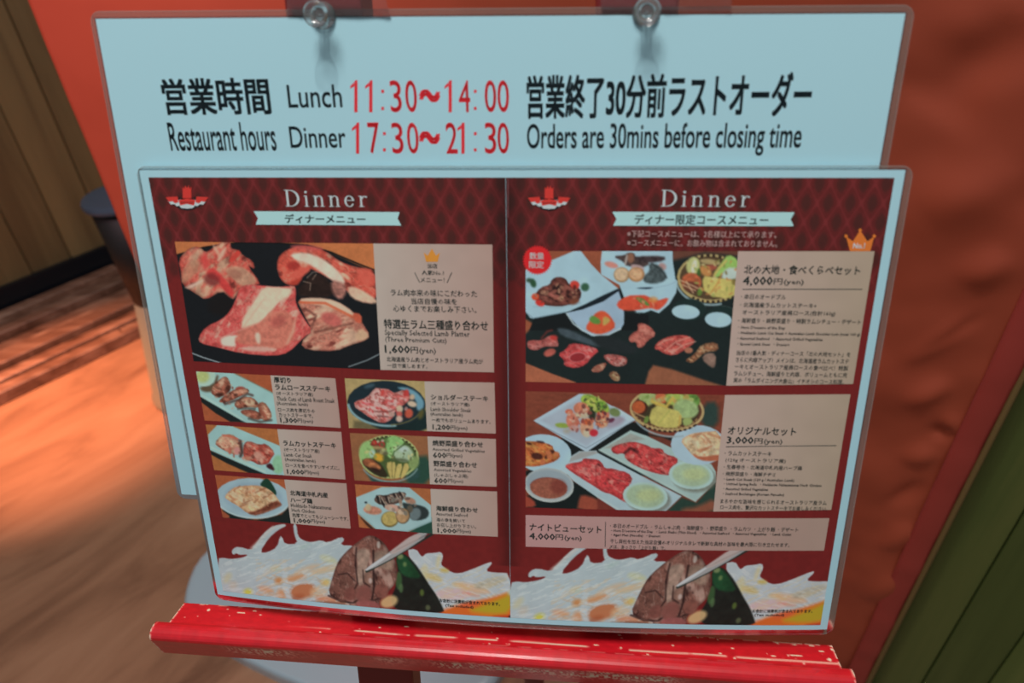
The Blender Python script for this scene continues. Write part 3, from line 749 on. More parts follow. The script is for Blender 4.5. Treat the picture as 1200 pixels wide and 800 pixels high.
    C.poly([(365, 245), (400, 222), (440, 240), (500, 320), (540, 385), (440, 380), (385, 340)], (28, 66, 40), soft=3, amp=0.2)
    for (x, y, rx, ry, col) in ((395, 238, 20, 18, (130, 140, 95)), (425, 290, 12, 16, (110, 130, 80)), (385, 400, 22, 60, (60, 95, 55)), (540, 480, 14, 22, (90, 110, 50)), (580, 580, 16, 18, (90, 100, 70)), (400, 450, 14, 30, (80, 110, 70))): C.ell(x, y, rx, ry, col, soft=2.5, op=0.8)
    C.ell(320, 540, 60, 40, (198, 170, 120), -20, soft=4, op=0.9)
    # grilled meat
    Mt = [(-90, 490), (-60, 380), (-30, 290), (0, 240), (60, 180), (110, 140), (160, 105), (200, 95), (240, 110), (290, 150), (320, 200), (355, 240), (375, 330), (370, 410), (300, 490), (250, 535), (265, 600), (150, 590), (60, 575), (50, 545), (-20, 530)]
    C.meat(Mt, (112, 76, 66), fat=(160, 130, 118), fatamt=0.32, dark=(44, 26, 24), ns=9, seed=2, ang=1.35)
    C.poly([(90, 210), (150, 180), (200, 200), (180, 290), (150, 420), (120, 440), (95, 380), (110, 280)], (150, 126, 112), soft=3, amp=0.2, ns=5)
    C.poly([(205, 215), (290, 190), (340, 250), (350, 330), (300, 330), (240, 300)], (135, 112, 98), soft=4, amp=0.25, ns=5)
    C.ell(185, 385, 38, 42, (120, 92, 80), 0, soft=3, amp=0.3); C.ell(195, 400, 12, 18, (190, 175, 168), 0, soft=2, op=.8)
    for l in (([(100, 180), (95, 300), (110, 420), (60, 500)], 9), ([(215, 200), (215, 330), (220, 440), (205, 530)], 12), ([(-20, 360), (40, 350), (90, 400)], 6), ([(145, 330), (150, 410), (190, 440)], 7), ([(-85, 500), (0, 540), (80, 548), (110, 530)], 10), ([(215, 535), (300, 490)], 8)):
        C.line(l[0], l[1], (36, 22, 22), soft=2, op=0.85)
    C.ell(60, 490, 40, 45, (112, 70, 62), 0, soft=3, amp=0.2); C.ell(150, 490, 50, 60, (128, 80, 72), 20, soft=3, amp=0.15); C.ell(270, 470, 45, 50, (120, 76, 66), 0, soft=3, amp=0.2)
    C.ell(180, 565, 80, 32, (140, 84, 80), 6, soft=3, amp=0.15); C.ell(250, 160, 12, 24, (175, 168, 160), 0, soft=2, op=.8)
    # metal chopsticks
    C.line([(170, 338), (330, 255), (610, 88)], 16, (26, 44, 40), soft=1.5, op=.9)
    C.poly([(150, 328), (325, 208), (500, 76), (606, 80), (400, 220), (178, 336)], (150, 150, 150), soft=1)
    C.poly([(152, 328), (260, 252), (400, 170), (300, 250), (180, 332)], (192, 198, 200), soft=1.2, op=.8); C.line([(330, 215), (590, 84)], 8, (70, 66, 66), soft=1.5, op=.5)
    C.poly([(300, 225), (470, 90), (560, 95), (380, 215)], (190, 165, 158), soft=1.5, op=.55)
    C.ell(1130, 642, 10, 10, (50, 20, 20), soft=2)
def strip_pic(name, shift):
    uu = np.linspace(4.8 if not shift else 211.5, 211.3 if not shift else 415.2, 370); vv = np.linspace(66, 3.8, 118)
    U, V = np.meshgrid(uu, vv); U = U.ravel(); V = V.ravel()
    US = U - (206.3 if shift else 0)
    X, Y = pix(sheet(US, V, 0)); pt = Paint(X, Y, RED); pt.C *= (0.96 + 0.08 * vnoise(U, V, 3, 1)[:, None])
    sprouts(pt)
    if not shift: pass
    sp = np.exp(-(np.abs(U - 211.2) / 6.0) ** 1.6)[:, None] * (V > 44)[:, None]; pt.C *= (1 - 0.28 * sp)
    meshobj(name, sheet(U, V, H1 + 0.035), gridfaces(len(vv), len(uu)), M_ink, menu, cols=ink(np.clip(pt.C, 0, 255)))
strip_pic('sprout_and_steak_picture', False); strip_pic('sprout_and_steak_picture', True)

# ---- food photographs
def p_main(C):
    C.tr(190, 270, 4.706)
    C.poly([(60, 40), (420, 40), (420, 62), (230, 95), (70, 135)], (196, 112, 62), soft=1, smooth=0)
    C.poly([(780, 40), (1210, 40), (1210, 240), (1080, 190), (930, 122), (800, 78), (560, 62), (400, 60), (400, 40)], (196, 112, 62), soft=1.2, smooth=0)
    C.line([(80, 135), (230, 92), (420, 66), (600, 66), (800, 80), (930, 118), (1080, 182), (1190, 225)], 9, (12, 16, 18), soft=1)
    C.line([(150, 670), (230, 700), (330, 732)], 6, (150, 165, 170), soft=1); C.line([(1030, 750), (1130, 715), (1220, 670)], 5, (130, 145, 150), soft=1)
    C.meat([(90, 165), (130, 110), (180, 85), (215, 95), (240, 120), (270, 105), (330, 58), (378, 58), (380, 100), (420, 105), (450, 140), (500, 165), (515, 215), (470, 190), (545, 290), (520, 300), (440, 310), (400, 380), (370, 370), (330, 330), (240, 385), (190, 350), (110, 300), (105, 230)], (206, 84, 70), fat=(198, 150, 120), fatamt=0.55, seed=1, ns=9, ang=2.2)
    C.poly([(130, 200), (190, 150), (215, 200), (170, 260), (115, 300), (108, 240)], (186, 130, 100), soft=4, amp=0.15, op=.8)
    C.poly([(330, 210), (430, 190), (500, 240), (530, 290), (440, 312), (390, 260)], (196, 146, 116), soft=3, amp=0.15, op=.9); C.ell(400, 240, 40, 28, (160, 100, 80), 20, soft=4, op=.7)
    C.poly([(250, 215), (290, 200), (400, 330), (390, 380), (340, 330), (300, 270), (250, 260)], (214, 62, 58), soft=3, amp=0.1)
    C.ell(275, 270, 45, 35, (120, 40, 40), 20, soft=5, op=.8); C.ell(330, 130, 12, 45, (224, 178, 150), 30, soft=3, op=.9); C.ell(300, 110, 10, 35, (224, 170, 140), -30, soft=3, op=.8)
    C.poly([(120, 310), (240, 265), (200, 300), (150, 325)], (222, 190, 168), soft=3, op=.8); C.poly([(360, 170), (420, 100), (440, 130), (390, 175)], (214, 60, 50), soft=2, op=.9)
    C.poly([(240, 110), (260, 190), (230, 230), (215, 150)], (216, 66, 62), soft=4, op=.8)
    C.poly([(250, 385), (330, 335), (395, 385), (380, 470), (260, 460)], (24, 20, 20), soft=6, op=.8)
    # upper right
    C.meat([(630, 190), (650, 130), (720, 90), (800, 80), (900, 110), (980, 170), (1060, 200), (1185, 215), (1185, 405), (1080, 390), (1030, 340), (950, 280), (860, 230), (800, 200), (760, 290), (700, 305), (650, 270)], (214, 84, 66), fat=(222, 160, 130), fatamt=0.3, seed=4, ns=9, ang=0.6)
    C.poly([(700, 130), (790, 118), (880, 150), (960, 210), (1010, 270), (1000, 310), (930, 270), (860, 215), (790, 175), (740, 165)], (224, 202, 178), soft=3, amp=0.08, ns=5)
    C.poly([(1030, 305), (1090, 320), (1185, 380), (1185, 405), (1080, 390), (1025, 350)], (222, 180, 150), soft=3, amp=.1); C.ell(725, 195, 38, 24, (160, 40, 36), -10, soft=4, op=.8)
    C.poly([(720, 230), (800, 195), (830, 210), (760, 265), (710, 260)], (224, 90, 72), soft=3); C.poly([(690, 290), (780, 255), (740, 310)], (190, 60, 44), soft=3)
    C.ell(1120, 250, 45, 35, (216, 90, 72), 30, soft=5, op=.8); C.ell(800, 95, 90, 16, (214, 90, 84), 5, soft=4, op=.7)
    C.poly([(770, 290), (850, 225), (930, 280), (960, 370), (760, 370), (740, 330)], (42, 28, 24), soft=4, amp=0.3)
    for l in ([(800, 260), (830, 230), (870, 225)], [(780, 280), (820, 290), (815, 330)], [(850, 240), (830, 270)]): C.line(l, 4, (190, 160, 140), soft=1.2, op=.7)
    C.poly([(930, 270), (1010, 290), (1020, 340), (985, 385), (940, 350)], (170, 110, 96), soft=4, amp=.3, ns=4)
    # lower right
    C.meat([(740, 375), (850, 370), (960, 385), (1060, 450), (1100, 500), (1150, 580), (1110, 610), (1040, 630), (960, 665), (800, 660), (760, 620), (830, 550), (780, 460)], (184, 112, 92), fat=(214, 170, 140), fatamt=0.6, seed=5, ns=9, ang=2.7)
    C.poly([(745, 380), (850, 368), (960, 385), (1060, 450), (1050, 480), (930, 420), (820, 405)], (224, 186, 156), soft=2.5); C.line([(760, 395), (900, 400), (1050, 475)], 14, (214, 96, 60), soft=2, op=.9)
    C.poly([(1050, 450), (1100, 460), (1102, 515), (1060, 500)], (206, 90, 62), soft=2); C.ell(935, 490, 60, 34, (196, 96, 86), 25, soft=4, amp=.1)
    C.line([(790, 430), (850, 470), (830, 520)], 10, (60, 30, 26), soft=3, op=.6); C.line([(840, 560), (930, 540), (1050, 510)], 9, (90, 50, 40), soft=3, op=.6)
    C.poly([(1090, 530), (1150, 580), (1100, 612), (1060, 600)], (206, 166, 130), soft=3)
    # big front cut
    B = [(430, 310), (480, 295), (570, 305), (650, 312), (730, 300), (740, 330), (735, 400), (780, 480), (832, 555), (780, 590), (700, 672), (620, 692), (440, 678), (300, 642), (210, 622), (200, 590), (240, 530), (330, 490), (380, 440), (410, 370)]
    C.meat(B, (212, 84, 78), fat=(222, 150, 130), fatamt=0.35, dark=(190, 60, 58), seed=6, ns=5, ang=2.2)
    C.poly([(560, 308), (650, 314), (720, 318), (700, 360), (660, 380), (580, 470), (530, 520), (440, 550), (440, 490), (500, 400)], (226, 198, 168), soft=3, amp=0.06, ns=4)
    C.poly([(410, 560), (440, 540), (560, 500), (600, 440), (700, 440), (740, 520), (720, 620), (640, 660), (520, 640), (400, 620)], (208, 116, 96), soft=4, amp=0.16, ns=4, seed=2)
    C.ell(640, 500, 45, 30, (176, 80, 72), -20, soft=6, op=.7); C.poly([(320, 600), (350, 580), (420, 575), (400, 600), (410, 640), (380, 640), (330, 635)], (230, 200, 180), soft=3)
    C.poly([(510, 565), (540, 560), (545, 625), (520, 620)], (226, 190, 166), soft=3); C.poly([(420, 645), (520, 635), (640, 650), (600, 668), (470, 665)], (226, 180, 160), soft=3, op=.8)
    C.line([(740, 470), (720, 560), (690, 620)], 10, (222, 170, 140), soft=3, op=.7); C.line([(240, 560), (330, 590), (400, 560), (480, 530)], 8, (226, 170, 150), soft=3, op=.5)
    C.line([(560, 380), (500, 460), (450, 530)], 6, (214, 150, 126), soft=3, op=.5); C.line([(690, 420), (620, 430), (560, 500)], 7, (206, 150, 120), soft=3, op=.6)
def p_steak(C):
    C.tr(220, 430, 10)
    C.poly([(100, 50), (520, 60), (1000, 300), (1060, 400), (1060, 670), (640, 650), (140, 340), (90, 60)], (150, 196, 192), soft=1, smooth=0)
    C.poly([(145, 345), (400, 490), (680, 650), (500, 640), (330, 540), (150, 400)], (24, 34, 34), soft=1.5, smooth=0)
    C.line([(170, 330), (640, 610)], 26, (166, 206, 196), soft=2)
    C.poly([(130, 230), (300, 210), (340, 90), (370, 110), (300, 290), (180, 290)], (96, 78, 56), soft=3)
    C.ell(195, 105, 130, 118, (172, 208, 190), soft=1); C.ell(175, 110, 80, 70, (180, 196, 120), soft=4)
    C.line([(520, 55), (800, 200), (1000, 305)], 14, (110, 130, 110), soft=2, op=.6)
    for g in (([(270, 290), (300, 210), (400, 120), (460, 105), (500, 180), (510, 260), (440, 330), (370, 350), (300, 330)], 1), ([(360, 400), (430, 330), (560, 250), (700, 245), (730, 290), (640, 330), (500, 400), (400, 420)], 2), ([(540, 440), (580, 380), (660, 345), (760, 350), (840, 430), (830, 480), (700, 465), (590, 490)], 3), ([(610, 510), (700, 490), (820, 510), (900, 600), (800, 620), (650, 560)], 4), ([(820, 420), (900, 400), (980, 520), (990, 600), (900, 640), (840, 560)], 5)):
        C.meat(g[0], (166, 92, 70), fat=(204, 156, 124), fatamt=0.4, dark=(70, 36, 26), ns=4, seed=g[1])
    C.ell(400, 180, 30, 60, (206, 166, 136), 30, soft=3, op=.8); C.ell(730, 410, 60, 40, (204, 176, 140), 10, soft=3, op=.9); C.ell(370, 325, 50, 26, (60, 28, 20), -15, soft=3, op=.9); C.ell(470, 250, 30, 50, (70, 32, 24), 25, soft=3, op=.8)
    C.poly([(560, 240), (620, 220), (690, 245), (560, 270)], (160, 70, 55), soft=2); C.line([(440, 430), (600, 380), (700, 310), (760, 330)], 22, (64, 26, 20), soft=3, op=.85); C.line([(590, 490), (700, 480), (790, 490)], 14, (50, 24, 18), soft=2.5, op=.8); C.line([(720, 600), (850, 640), (980, 620)], 20, (50, 26, 20), soft=3, op=.8)
    C.line([(440, 390), (560, 300), (690, 262)], 20, (202, 130, 106), soft=3, op=.7)
    C.scatter([(280, 200), (480, 130), (960, 520), (900, 640), (600, 540), (300, 330)], ((206, 150, 120), (130, 66, 50), (80, 40, 30), (180, 100, 80)), 26, 12, 30, 7)
def p_cut(C):
    C.tr(230, 490, 10)
    C.poly([(140, 190), (250, 75), (420, 90), (980, 320), (1030, 400), (1040, 680), (800, 660), (160, 370)], (150, 196, 194), soft=1, smooth=0)
    C.poly([(160, 372), (500, 520), (840, 665), (640, 650), (350, 520), (170, 420)], (24, 34, 34), soft=1.5, smooth=0)
    C.line([(180, 340), (500, 490), (800, 620)], 22, (170, 206, 194), soft=2); C.ell(960, 540, 70, 110, (134, 190, 150), 0, soft=3)
    C.meat([(210, 290), (300, 190), (420, 180), (480, 230), (520, 300), (530, 400), (460, 430), (380, 400), (280, 350)], (196, 140, 112), fat=(206, 176, 140), fatamt=.7, dark=(120, 70, 56), ns=4, seed=3)
    C.line([(310, 195), (400, 210), (480, 235)], 14, (210, 90, 66), soft=2, op=.9); C.ell(480, 380, 40, 45, (206, 140, 130), soft=2.5); C.ell(395, 380, 20, 40, (190, 90, 70), soft=2, op=.8); C.line([(520, 270), (540, 400), (520, 440)], 30, (60, 30, 24), soft=3, op=.9)
    C.meat([(560, 290), (620, 260), (740, 310), (820, 290), (930, 400), (880, 470), (850, 530), (740, 550), (660, 500), (560, 480), (550, 380)], (186, 78, 62), fat=(206, 140, 116), fatamt=.4, dark=(90, 34, 30), ns=4, seed=5)
    C.poly([(660, 400), (740, 370), (800, 450), (780, 530), (720, 520)], (204, 146, 126), soft=3, op=.8); C.ell(600, 470, 50, 30, (206, 150, 120), 0, soft=3, op=.7); C.poly([(820, 540), (880, 520), (930, 620), (830, 580)], (66, 24, 34), soft=2)
    C.scatter([(240, 280), (430, 190), (900, 390), (760, 540), (400, 420)], ((214, 170, 140), (170, 80, 64), (206, 120, 100), (110, 60, 50)), 26, 12, 30, 5)
def p_chicken(C):
    C.tr(230, 550, 10)
    C.poly([(300, 430), (500, 540), (700, 590), (1000, 520), (1090, 420), (1130, 660), (320, 650), (300, 560), (320, 500)], (24, 36, 34), soft=3, smooth=0)
    C.poly([(300, 470), (420, 560), (300, 580)], (160, 80, 50), soft=2)
    C.ell(665, 335, 440, 238, (152, 184, 194), 3, soft=1); C.ell(670, 330, 350, 180, (142, 172, 186), 3, soft=4); C.ring(665, 335, 430, 230, 16, (176, 204, 206), 3, a0=20, a1=170, soft=2)
    C.poly([(735, 190), (800, 100), (850, 108), (900, 180), (945, 270), (930, 310), (860, 240)], (24, 62, 46), soft=1.5)
    C.meat([(330, 310), (430, 210), (520, 190), (700, 180), (800, 200), (900, 260), (1000, 400), (985, 430), (720, 535), (600, 512), (500, 430), (360, 350)], (206, 166, 122), fat=(214, 190, 150), fatamt=.6, dark=(180, 120, 80), ns=5, seed=1)
    C.poly([(600, 500), (720, 480), (930, 350), (1005, 400), (985, 432), (720, 538), (640, 525)], (118, 60, 42), soft=2.5, amp=.25, ns=3); C.line([(700, 510), (850, 480), (980, 410)], 10, (190, 130, 100), soft=2, op=.5)
    for l in ([(450, 240), (510, 195)], [(590, 300), (600, 220)], [(690, 270), (810, 215)], [(790, 330), (900, 270)], [(540, 400), (660, 350)], [(680, 380), (720, 350)], [(520, 430), (600, 400)]): C.line(l, 11, (138, 74, 50), soft=2.5, op=.8)
    C.ell(655, 250, 40, 20, (214, 130, 90), -20, soft=3, op=.8)
    C.scatter([(350, 300), (520, 200), (880, 270), (900, 400), (650, 480), (450, 400)], ((222, 190, 150), (190, 140, 96), (206, 170, 120), (170, 110, 76)), 26, 12, 30, 9)
def p_shoulder(C):
    C.tr(400, 435, 10)
    C.poly([(150, 540), (560, 690), (560, 720), (140, 700)], (110, 100, 66), soft=4)
    C.poly([(300, 600), (620, 640), (960, 420), (1020, 500), (1020, 720), (520, 710)], (22, 42, 42), soft=3)
    C.ell(530, 378, 462, 270, (26, 44, 52), 3, soft=1.2); C.ring(530, 378, 448, 258, 26, (128, 170, 176), 3, a0=75, a1=172, soft=2); C.ring(525, 375, 430, 250, 10, (120, 110, 60), 3, a0=20, a1=80, soft=2)
    C.poly([(640, 190), (740, 180), (860, 220), (960, 320), (975, 400), (930, 470), (880, 440), (880, 340), (780, 240)], (104, 156, 176), soft=3); C.ell(330, 170, 60, 22, (60, 90, 104), -15, soft=4)
    C.ell(935, 500, 30, 60, (90, 86, 44), 20, soft=4)
    C.meat([(150, 350), (300, 310), (400, 185), (440, 200), (540, 200), (600, 240), (640, 250), (740, 205), (800, 270), (810, 330), (720, 400), (620, 470), (600, 560), (480, 615), (330, 540), (250, 480), (190, 440), (160, 420)], (206, 100, 94), fat=(214, 168, 160), fatamt=.75, dark=(150, 66, 58), ns=4, seed=2)
    for (x, y, rx, ry, c) in ((680, 440, 42, 45, (204, 180, 150)), (680, 500, 36, 34, (196, 90, 80)), (680, 555, 40, 36, (206, 176, 156)), (790, 490, 50, 56, (196, 84, 62)), (830, 380, 55, 34, (206, 184, 156)), (830, 300, 30, 34, (196, 170, 140)), (760, 260, 34, 50, (196, 60, 56)), (590, 500, 40, 30, (190, 150, 136)), (480, 250, 24, 40, (206, 70, 64))):
        C.ell(x, y, rx, ry, c, 15, soft=2.5)
    C.line([(380, 470), (560, 470), (640, 440)], 12, (90, 34, 30), soft=2.5, op=.7); C.line([(430, 520), (540, 530)], 14, (80, 34, 32), soft=2.5, op=.8); C.line([(480, 370), (600, 350)], 20, (208, 60, 60), soft=3, op=.8); C.line([(730, 330), (750, 420), (740, 560)], 14, (90, 40, 34), soft=3, op=.7); C.line([(260, 370), (330, 380)], 22, (208, 76, 84), soft=3, op=.8)
    C.scatter([(170, 350), (440, 200), (780, 250), (860, 420), (640, 600), (300, 500)], ((222, 170, 164), (196, 70, 70), (214, 130, 120), (150, 60, 56)), 26, 12, 30, 10)
def p_basket(C):
    C.tr(400, 500, 10)
    C.poly([(850, 350), (1050, 330), (1060, 680), (700, 670)], (40, 76, 62), soft=6); C.poly([(250, 480), (420, 640), (900, 640), (930, 480), (700, 700), (400, 700)], (44, 78, 74), soft=3)
    C.ring(570, 390, 345, 250, 14, (130, 160, 160), 3, a0=20, a1=150, soft=2)
    C.ell(560, 350, 352, 256, (168, 182, 112), 3, soft=1.2); C.ell(560, 350, 325, 236, (70, 92, 48), 3, soft=1.2); C.ring(560, 350, 325, 236, 18, (60, 50, 34), 3, a0=200, a1=340, soft=1, dash=5)
    C.ell(300, 280, 90, 120, (150, 196, 116), 15, soft=3); C.poly([(520, 280), (530, 140), (600, 95), (700, 130), (750, 190), (640, 260), (590, 380), (540, 340)], (138, 194, 112), soft=2, amp=.08); C.ell(365, 310, 35, 45, (166, 200, 180), soft=3)
    C.ell(400, 200, 60, 30, (130, 60, 44), soft=2); C.ell(390, 180, 30, 26, (196, 44, 40), soft=2); C.ell(475, 205, 34, 38, (200, 36, 40), soft=2); C.ell(485, 160, 18, 14, (196, 170, 150), soft=2); C.ell(430, 170, 14, 14, (196, 180, 150), soft=2)
    C.ell(450, 250, 80, 22, (170, 140, 90), 10, soft=2.5); C.ell(480, 295, 70, 32, (104, 100, 70), 15, soft=3); C.ell(440, 355, 60, 46, (210, 160, 46), 25, soft=3)
    C.ell(725, 310, 120, 95, (160, 186, 150), 15, soft=3); C.ell(730, 260, 60, 34, (176, 200, 186), soft=4); C.ell(700, 385, 80, 18, (80, 90, 60), 5, soft=3, op=.8); C.line([(590, 370), (620, 290), (740, 200)], 12, (60, 90, 40), soft=2)
    C.ell(850, 420, 60, 80, (130, 156, 92), 20, soft=3); C.scatter([(250, 220), (560, 120), (820, 220), (850, 400), (300, 360)], ((176, 206, 140), (110, 150, 80), (196, 190, 120), (90, 100, 60)), 34, 14, 34, 6)
    for l in ([(520, 420), (610, 400), (600, 600), (570, 600)], [(590, 410), (640, 410), (630, 600), (600, 600)], [(650, 430), (725, 430), (680, 600), (620, 600)], [(735, 430), (780, 420), (800, 490), (720, 600), (690, 600)]): C.poly(l, (190, 172, 96), soft=1.5, amp=.06); C.line([l[0], l[-1]], 7, (120, 100, 50), soft=1.5, op=.7)
    C.poly([(240, 400), (300, 360), (430, 400), (500, 480), (560, 600), (420, 580), (280, 470)], (52, 44, 28), soft=2); C.ell(330, 420, 80, 50, (150, 84, 52), 15, soft=2.5, amp=.3, ns=3); C.ell(390, 460, 75, 40, (180, 110, 66), 20, soft=2.5, amp=.3, ns=3); C.ell(400, 500, 60, 22, (50, 30, 24), 20, soft=3)
def p_sea(C):
    C.tr(400, 560, 5.714)
    C.poly([(440, 370), (500, 330), (625, 250), (630, 380)], (34, 76, 62), soft=2, smooth=0); C.poly([(110, 240), (200, 320), (250, 360), (190, 340)], (60, 40, 30), soft=2)
    C.poly([(95, 130), (270, 60), (450, 58), (600, 180), (605, 290), (440, 360), (240, 348), (100, 225)], (154, 192, 194), soft=1, smooth=0); C.line([(105, 225), (240, 345), (440, 356), (600, 288)], 9, (120, 160, 160), soft=2, op=.6)
    C.meat([(215, 150), (240, 110), (300, 115), (340, 100), (420, 90), (440, 110), (400, 160), (340, 180), (260, 180)], (96, 76, 66), fat=(176, 150, 130), fatamt=.4, dark=(30, 24, 24), ns=3, seed=3)
    for l in ([(255, 130), (290, 190)], [(300, 125), (310, 160)], [(350, 105), (370, 140)], [(390, 95), (410, 130)], [(240, 120), (250, 160)]): C.line(l, 14, (36, 30, 30), soft=1.5, op=.85); C.line([(l[0][0] + 14, l[0][1]), (l[1][0] + 14, l[1][1])], 5, (190, 180, 160), soft=1, op=.8)
    C.ell(210, 215, 62, 28, (196, 130, 104), 8, soft=2, amp=.2, ns=3); C.ell(180, 195, 20, 24, (190, 170, 130), soft=2); C.ell(460, 148, 40, 20, (176, 128, 104), 20, soft=2); C.ell(350, 200, 60, 24, (196, 150, 130), 10, soft=2)
    C.poly([(400, 160), (460, 170), (550, 185), (590, 220), (580, 265), (520, 285), (470, 275), (430, 220)], (44, 56, 56), soft=2); C.ell(495, 240, 36, 44, (104, 122, 124), 30, soft=2.5); C.ell(460, 205, 20, 26, (90, 84, 70), soft=2)
    C.ell(325, 275, 58, 52, (110, 90, 40), soft=2); C.ell(325, 270, 54, 47, (186, 166, 92), soft=2, amp=.12, ns=3); C.ell(412, 252, 46, 52, (90, 66, 40), soft=2); C.ell(410, 250, 42, 48, (180, 142, 98), soft=2, amp=.15, ns=3); C.ell(400, 225, 25, 18, (196, 170, 140), soft=2)
    C.ell(165, 162, 9, 6, (30, 40, 46), soft=1.5)
    C.scatter([(200, 170), (400, 100), (560, 220), (520, 280), (300, 240)], ((180, 170, 150), (50, 44, 44), (150, 120, 100), (110, 110, 100)), 26, 8, 20, 5)
def p_course(C):
    A = (600, 280, 7.475); B = (740, 280, 7.475); Cc = (600, 360, 7.475); D = (720, 360, 7.475)
    C.tr(*A); C.poly([(100, 80), (1000, 80), (940, 440), (700, 420), (118, 400)], (150, 78, 52), soft=2, smooth=0)
    C.tr(*B); C.poly([(350, 80), (960, 80), (960, 150), (640, 120), (480, 160), (350, 190)], (104, 62, 48), soft=5, smooth=0)
    C.tr(*Cc); C.poly([(100, 90), (200, 150), (110, 240)], (150, 80, 52), soft=3, smooth=0); C.poly([(100, 478), (350, 580), (560, 655), (560, 700), (100, 700)], (172, 96, 66), soft=1.5, smooth=0)
    C.tr(*D); C.poly([(340, 505), (500, 540), (800, 640), (960, 690), (260, 700), (300, 560)], (150, 90, 62), soft=3, smooth=0)
    C.tr(*A); C.poly([(470, 640), (950, 440), (1000, 640), (1196, 660), (1196, 800), (150, 800), (190, 700)], (20, 26, 28), soft=1.5, smooth=0)
    W2 = (158, 196, 210)
    px = lambda t, l: [(t[0] + a / t[2], t[1] + b / t[2]) for a, b in l]
    C.poly(px(A, [(795, 60), (1196, 60)]) + px(B, [(358, 60), (362, 200), (385, 350), (405, 370), (390, 470), (330, 570), (240, 648), (170, 622), (110, 645), (20, 638)]) + px(A, [(1120, 650), (1050, 615), (985, 520), (940, 400), (780, 310), (776, 200)]), W2, soft=1, smooth=0, raw=True)
    C.tr(*B); C.line([(395, 370), (330, 400), (200, 428), (40, 430)], 5, (120, 150, 165), soft=2, op=.5)
    C.tr(*A)
    C.poly([(60, 290), (360, 180), (545, 103), (600, 100), (690, 215), (780, 310), (940, 440), (800, 500), (640, 575), (530, 622), (470, 640), (185, 695), (160, 690), (100, 610)], W2, soft=1, smooth=0)
    C.poly([(520, 622), (640, 570), (800, 490), (935, 430), (940, 470), (800, 545), (640, 610), (560, 628)], (22, 34, 42), soft=1.2, smooth=0)
    C.line([(120, 640), (185, 692), (470, 638)], 6, (110, 140, 155), soft=1.5)
    C.poly([(475, 645), (620, 615), (800, 545), (935, 455), (960, 530), (982, 640), (980, 740), (950, 790), (830, 840), (700, 850), (600, 790), (520, 700)], (150, 180, 202), soft=1, smooth=0)
    C.line([(478, 650), (540, 740), (620, 800), (720, 842), (840, 838), (950, 785)], 12, (180, 206, 214), soft=1.5); C.line([(935, 455), (965, 545), (985, 660)], 5, (60, 80, 96), soft=1.5)
    # stew
    C.line([(190, 590), (400, 600), (600, 560)], 8, (130, 160, 170), soft=3, op=.5)
    C.meat([(190, 500), (250, 420), (330, 400), (350, 350), (400, 328), (470, 340), (500, 400), (560, 410), (610, 450), (600, 530), (520, 570), (420, 592), (280, 580), (220, 550)], (96, 50, 42), fat=(150, 84, 72), fatamt=.5, dark=(34, 16, 16), ns=5, seed=1)
    C.ell(395, 440, 50, 45, (34, 20, 20), soft=4, op=.85); C.ell(270, 470, 40, 28, (30, 16, 16), soft=4, op=.7); C.ell(550, 400, 42, 36, (206, 60, 48), 20, soft=2); C.ell(205, 505, 34, 30, (206, 70, 40), soft=2); C.ell(245, 560, 42, 26, (210, 50, 40), 20, soft=2); C.ell(435, 515, 16, 30, (190, 150, 110), soft=2, op=.8)
    C.ell(185, 385, 26, 40, (44, 84, 54), -20, soft=2.5); C.ell(150, 360, 24, 18, (50, 80, 60), soft=3); C.ell(640, 420, 36, 36, (50, 92, 66), soft=2.5); C.ell(545, 545, 45, 26, (120, 66, 46), -20, soft=3)
    C.scatter([(200, 480), (400, 340), (600, 450), (520, 570), (230, 560)], ((150, 84, 70), (40, 20, 20), (120, 60, 50), (180, 130, 100)), 40, 10, 26, 2)
    # shellfish
    C.tr(*A); C.ell(870, 225, 60, 26, (200, 130, 116), 15, soft=2.5); C.poly([(880, 150), (990, 140), (1010, 120), (1070, 120), (1085, 160), (1196, 150), (1196, 250), (1000, 240), (980, 200)], (70, 56, 54), soft=2, amp=.4, ns=3); C.ell(1040, 165, 32, 45, (140, 96, 74), soft=2.5); C.ell(1000, 180, 10, 50, (190, 180, 170), 10, soft=2, op=.8); C.ell(1100, 250, 60, 26, (176, 150, 150), 15, soft=2.5)
    C.ell(960, 312, 68, 66, (150, 110, 66), soft=2); C.ell(958, 308, 60, 58, (200, 172, 136), soft=2.5, amp=.1, ns=3); C.ell(1090, 310, 72, 64, (160, 110, 66), soft=2); C.ell(1085, 305, 60, 52, (204, 160, 118), 10, soft=3, amp=.15, ns=3)
    C.tr(*B); C.poly([(20, 150), (290, 145), (295, 190), (150, 210), (40, 190)], (60, 48, 50), soft=2.5, amp=.4, ns=3); C.ell(270, 240, 36, 30, (176, 140, 136), 30, soft=3); C.poly([(150, 200), (250, 230), (315, 320), (290, 370), (190, 395), (100, 375), (110, 320), (160, 280)], (70, 84, 86), soft=2.5, amp=.35, ns=3); C.line([(180, 215), (270, 280), (310, 340)], 8, (30, 34, 36), soft=2, op=.8)
    C.poly([(40, 425), (200, 420), (150, 438), (80, 436)], (26, 40, 60), soft=1.5)
    # salads
    C.poly([(-140, 560), (-40, 495), (60, 490), (130, 490), (210, 545), (332, 505), (300, 570), (230, 628), (180, 600), (90, 615), (0, 628), (-100, 620)], (216, 76, 50), soft=2, amp=.1, ns=4); C.ell(190, 530, 40, 26, (206, 140, 70), soft=3, op=.8); C.poly([(30, 510), (90, 510), (160, 570), (150, 590), (80, 560)], (84, 134, 60), soft=2)
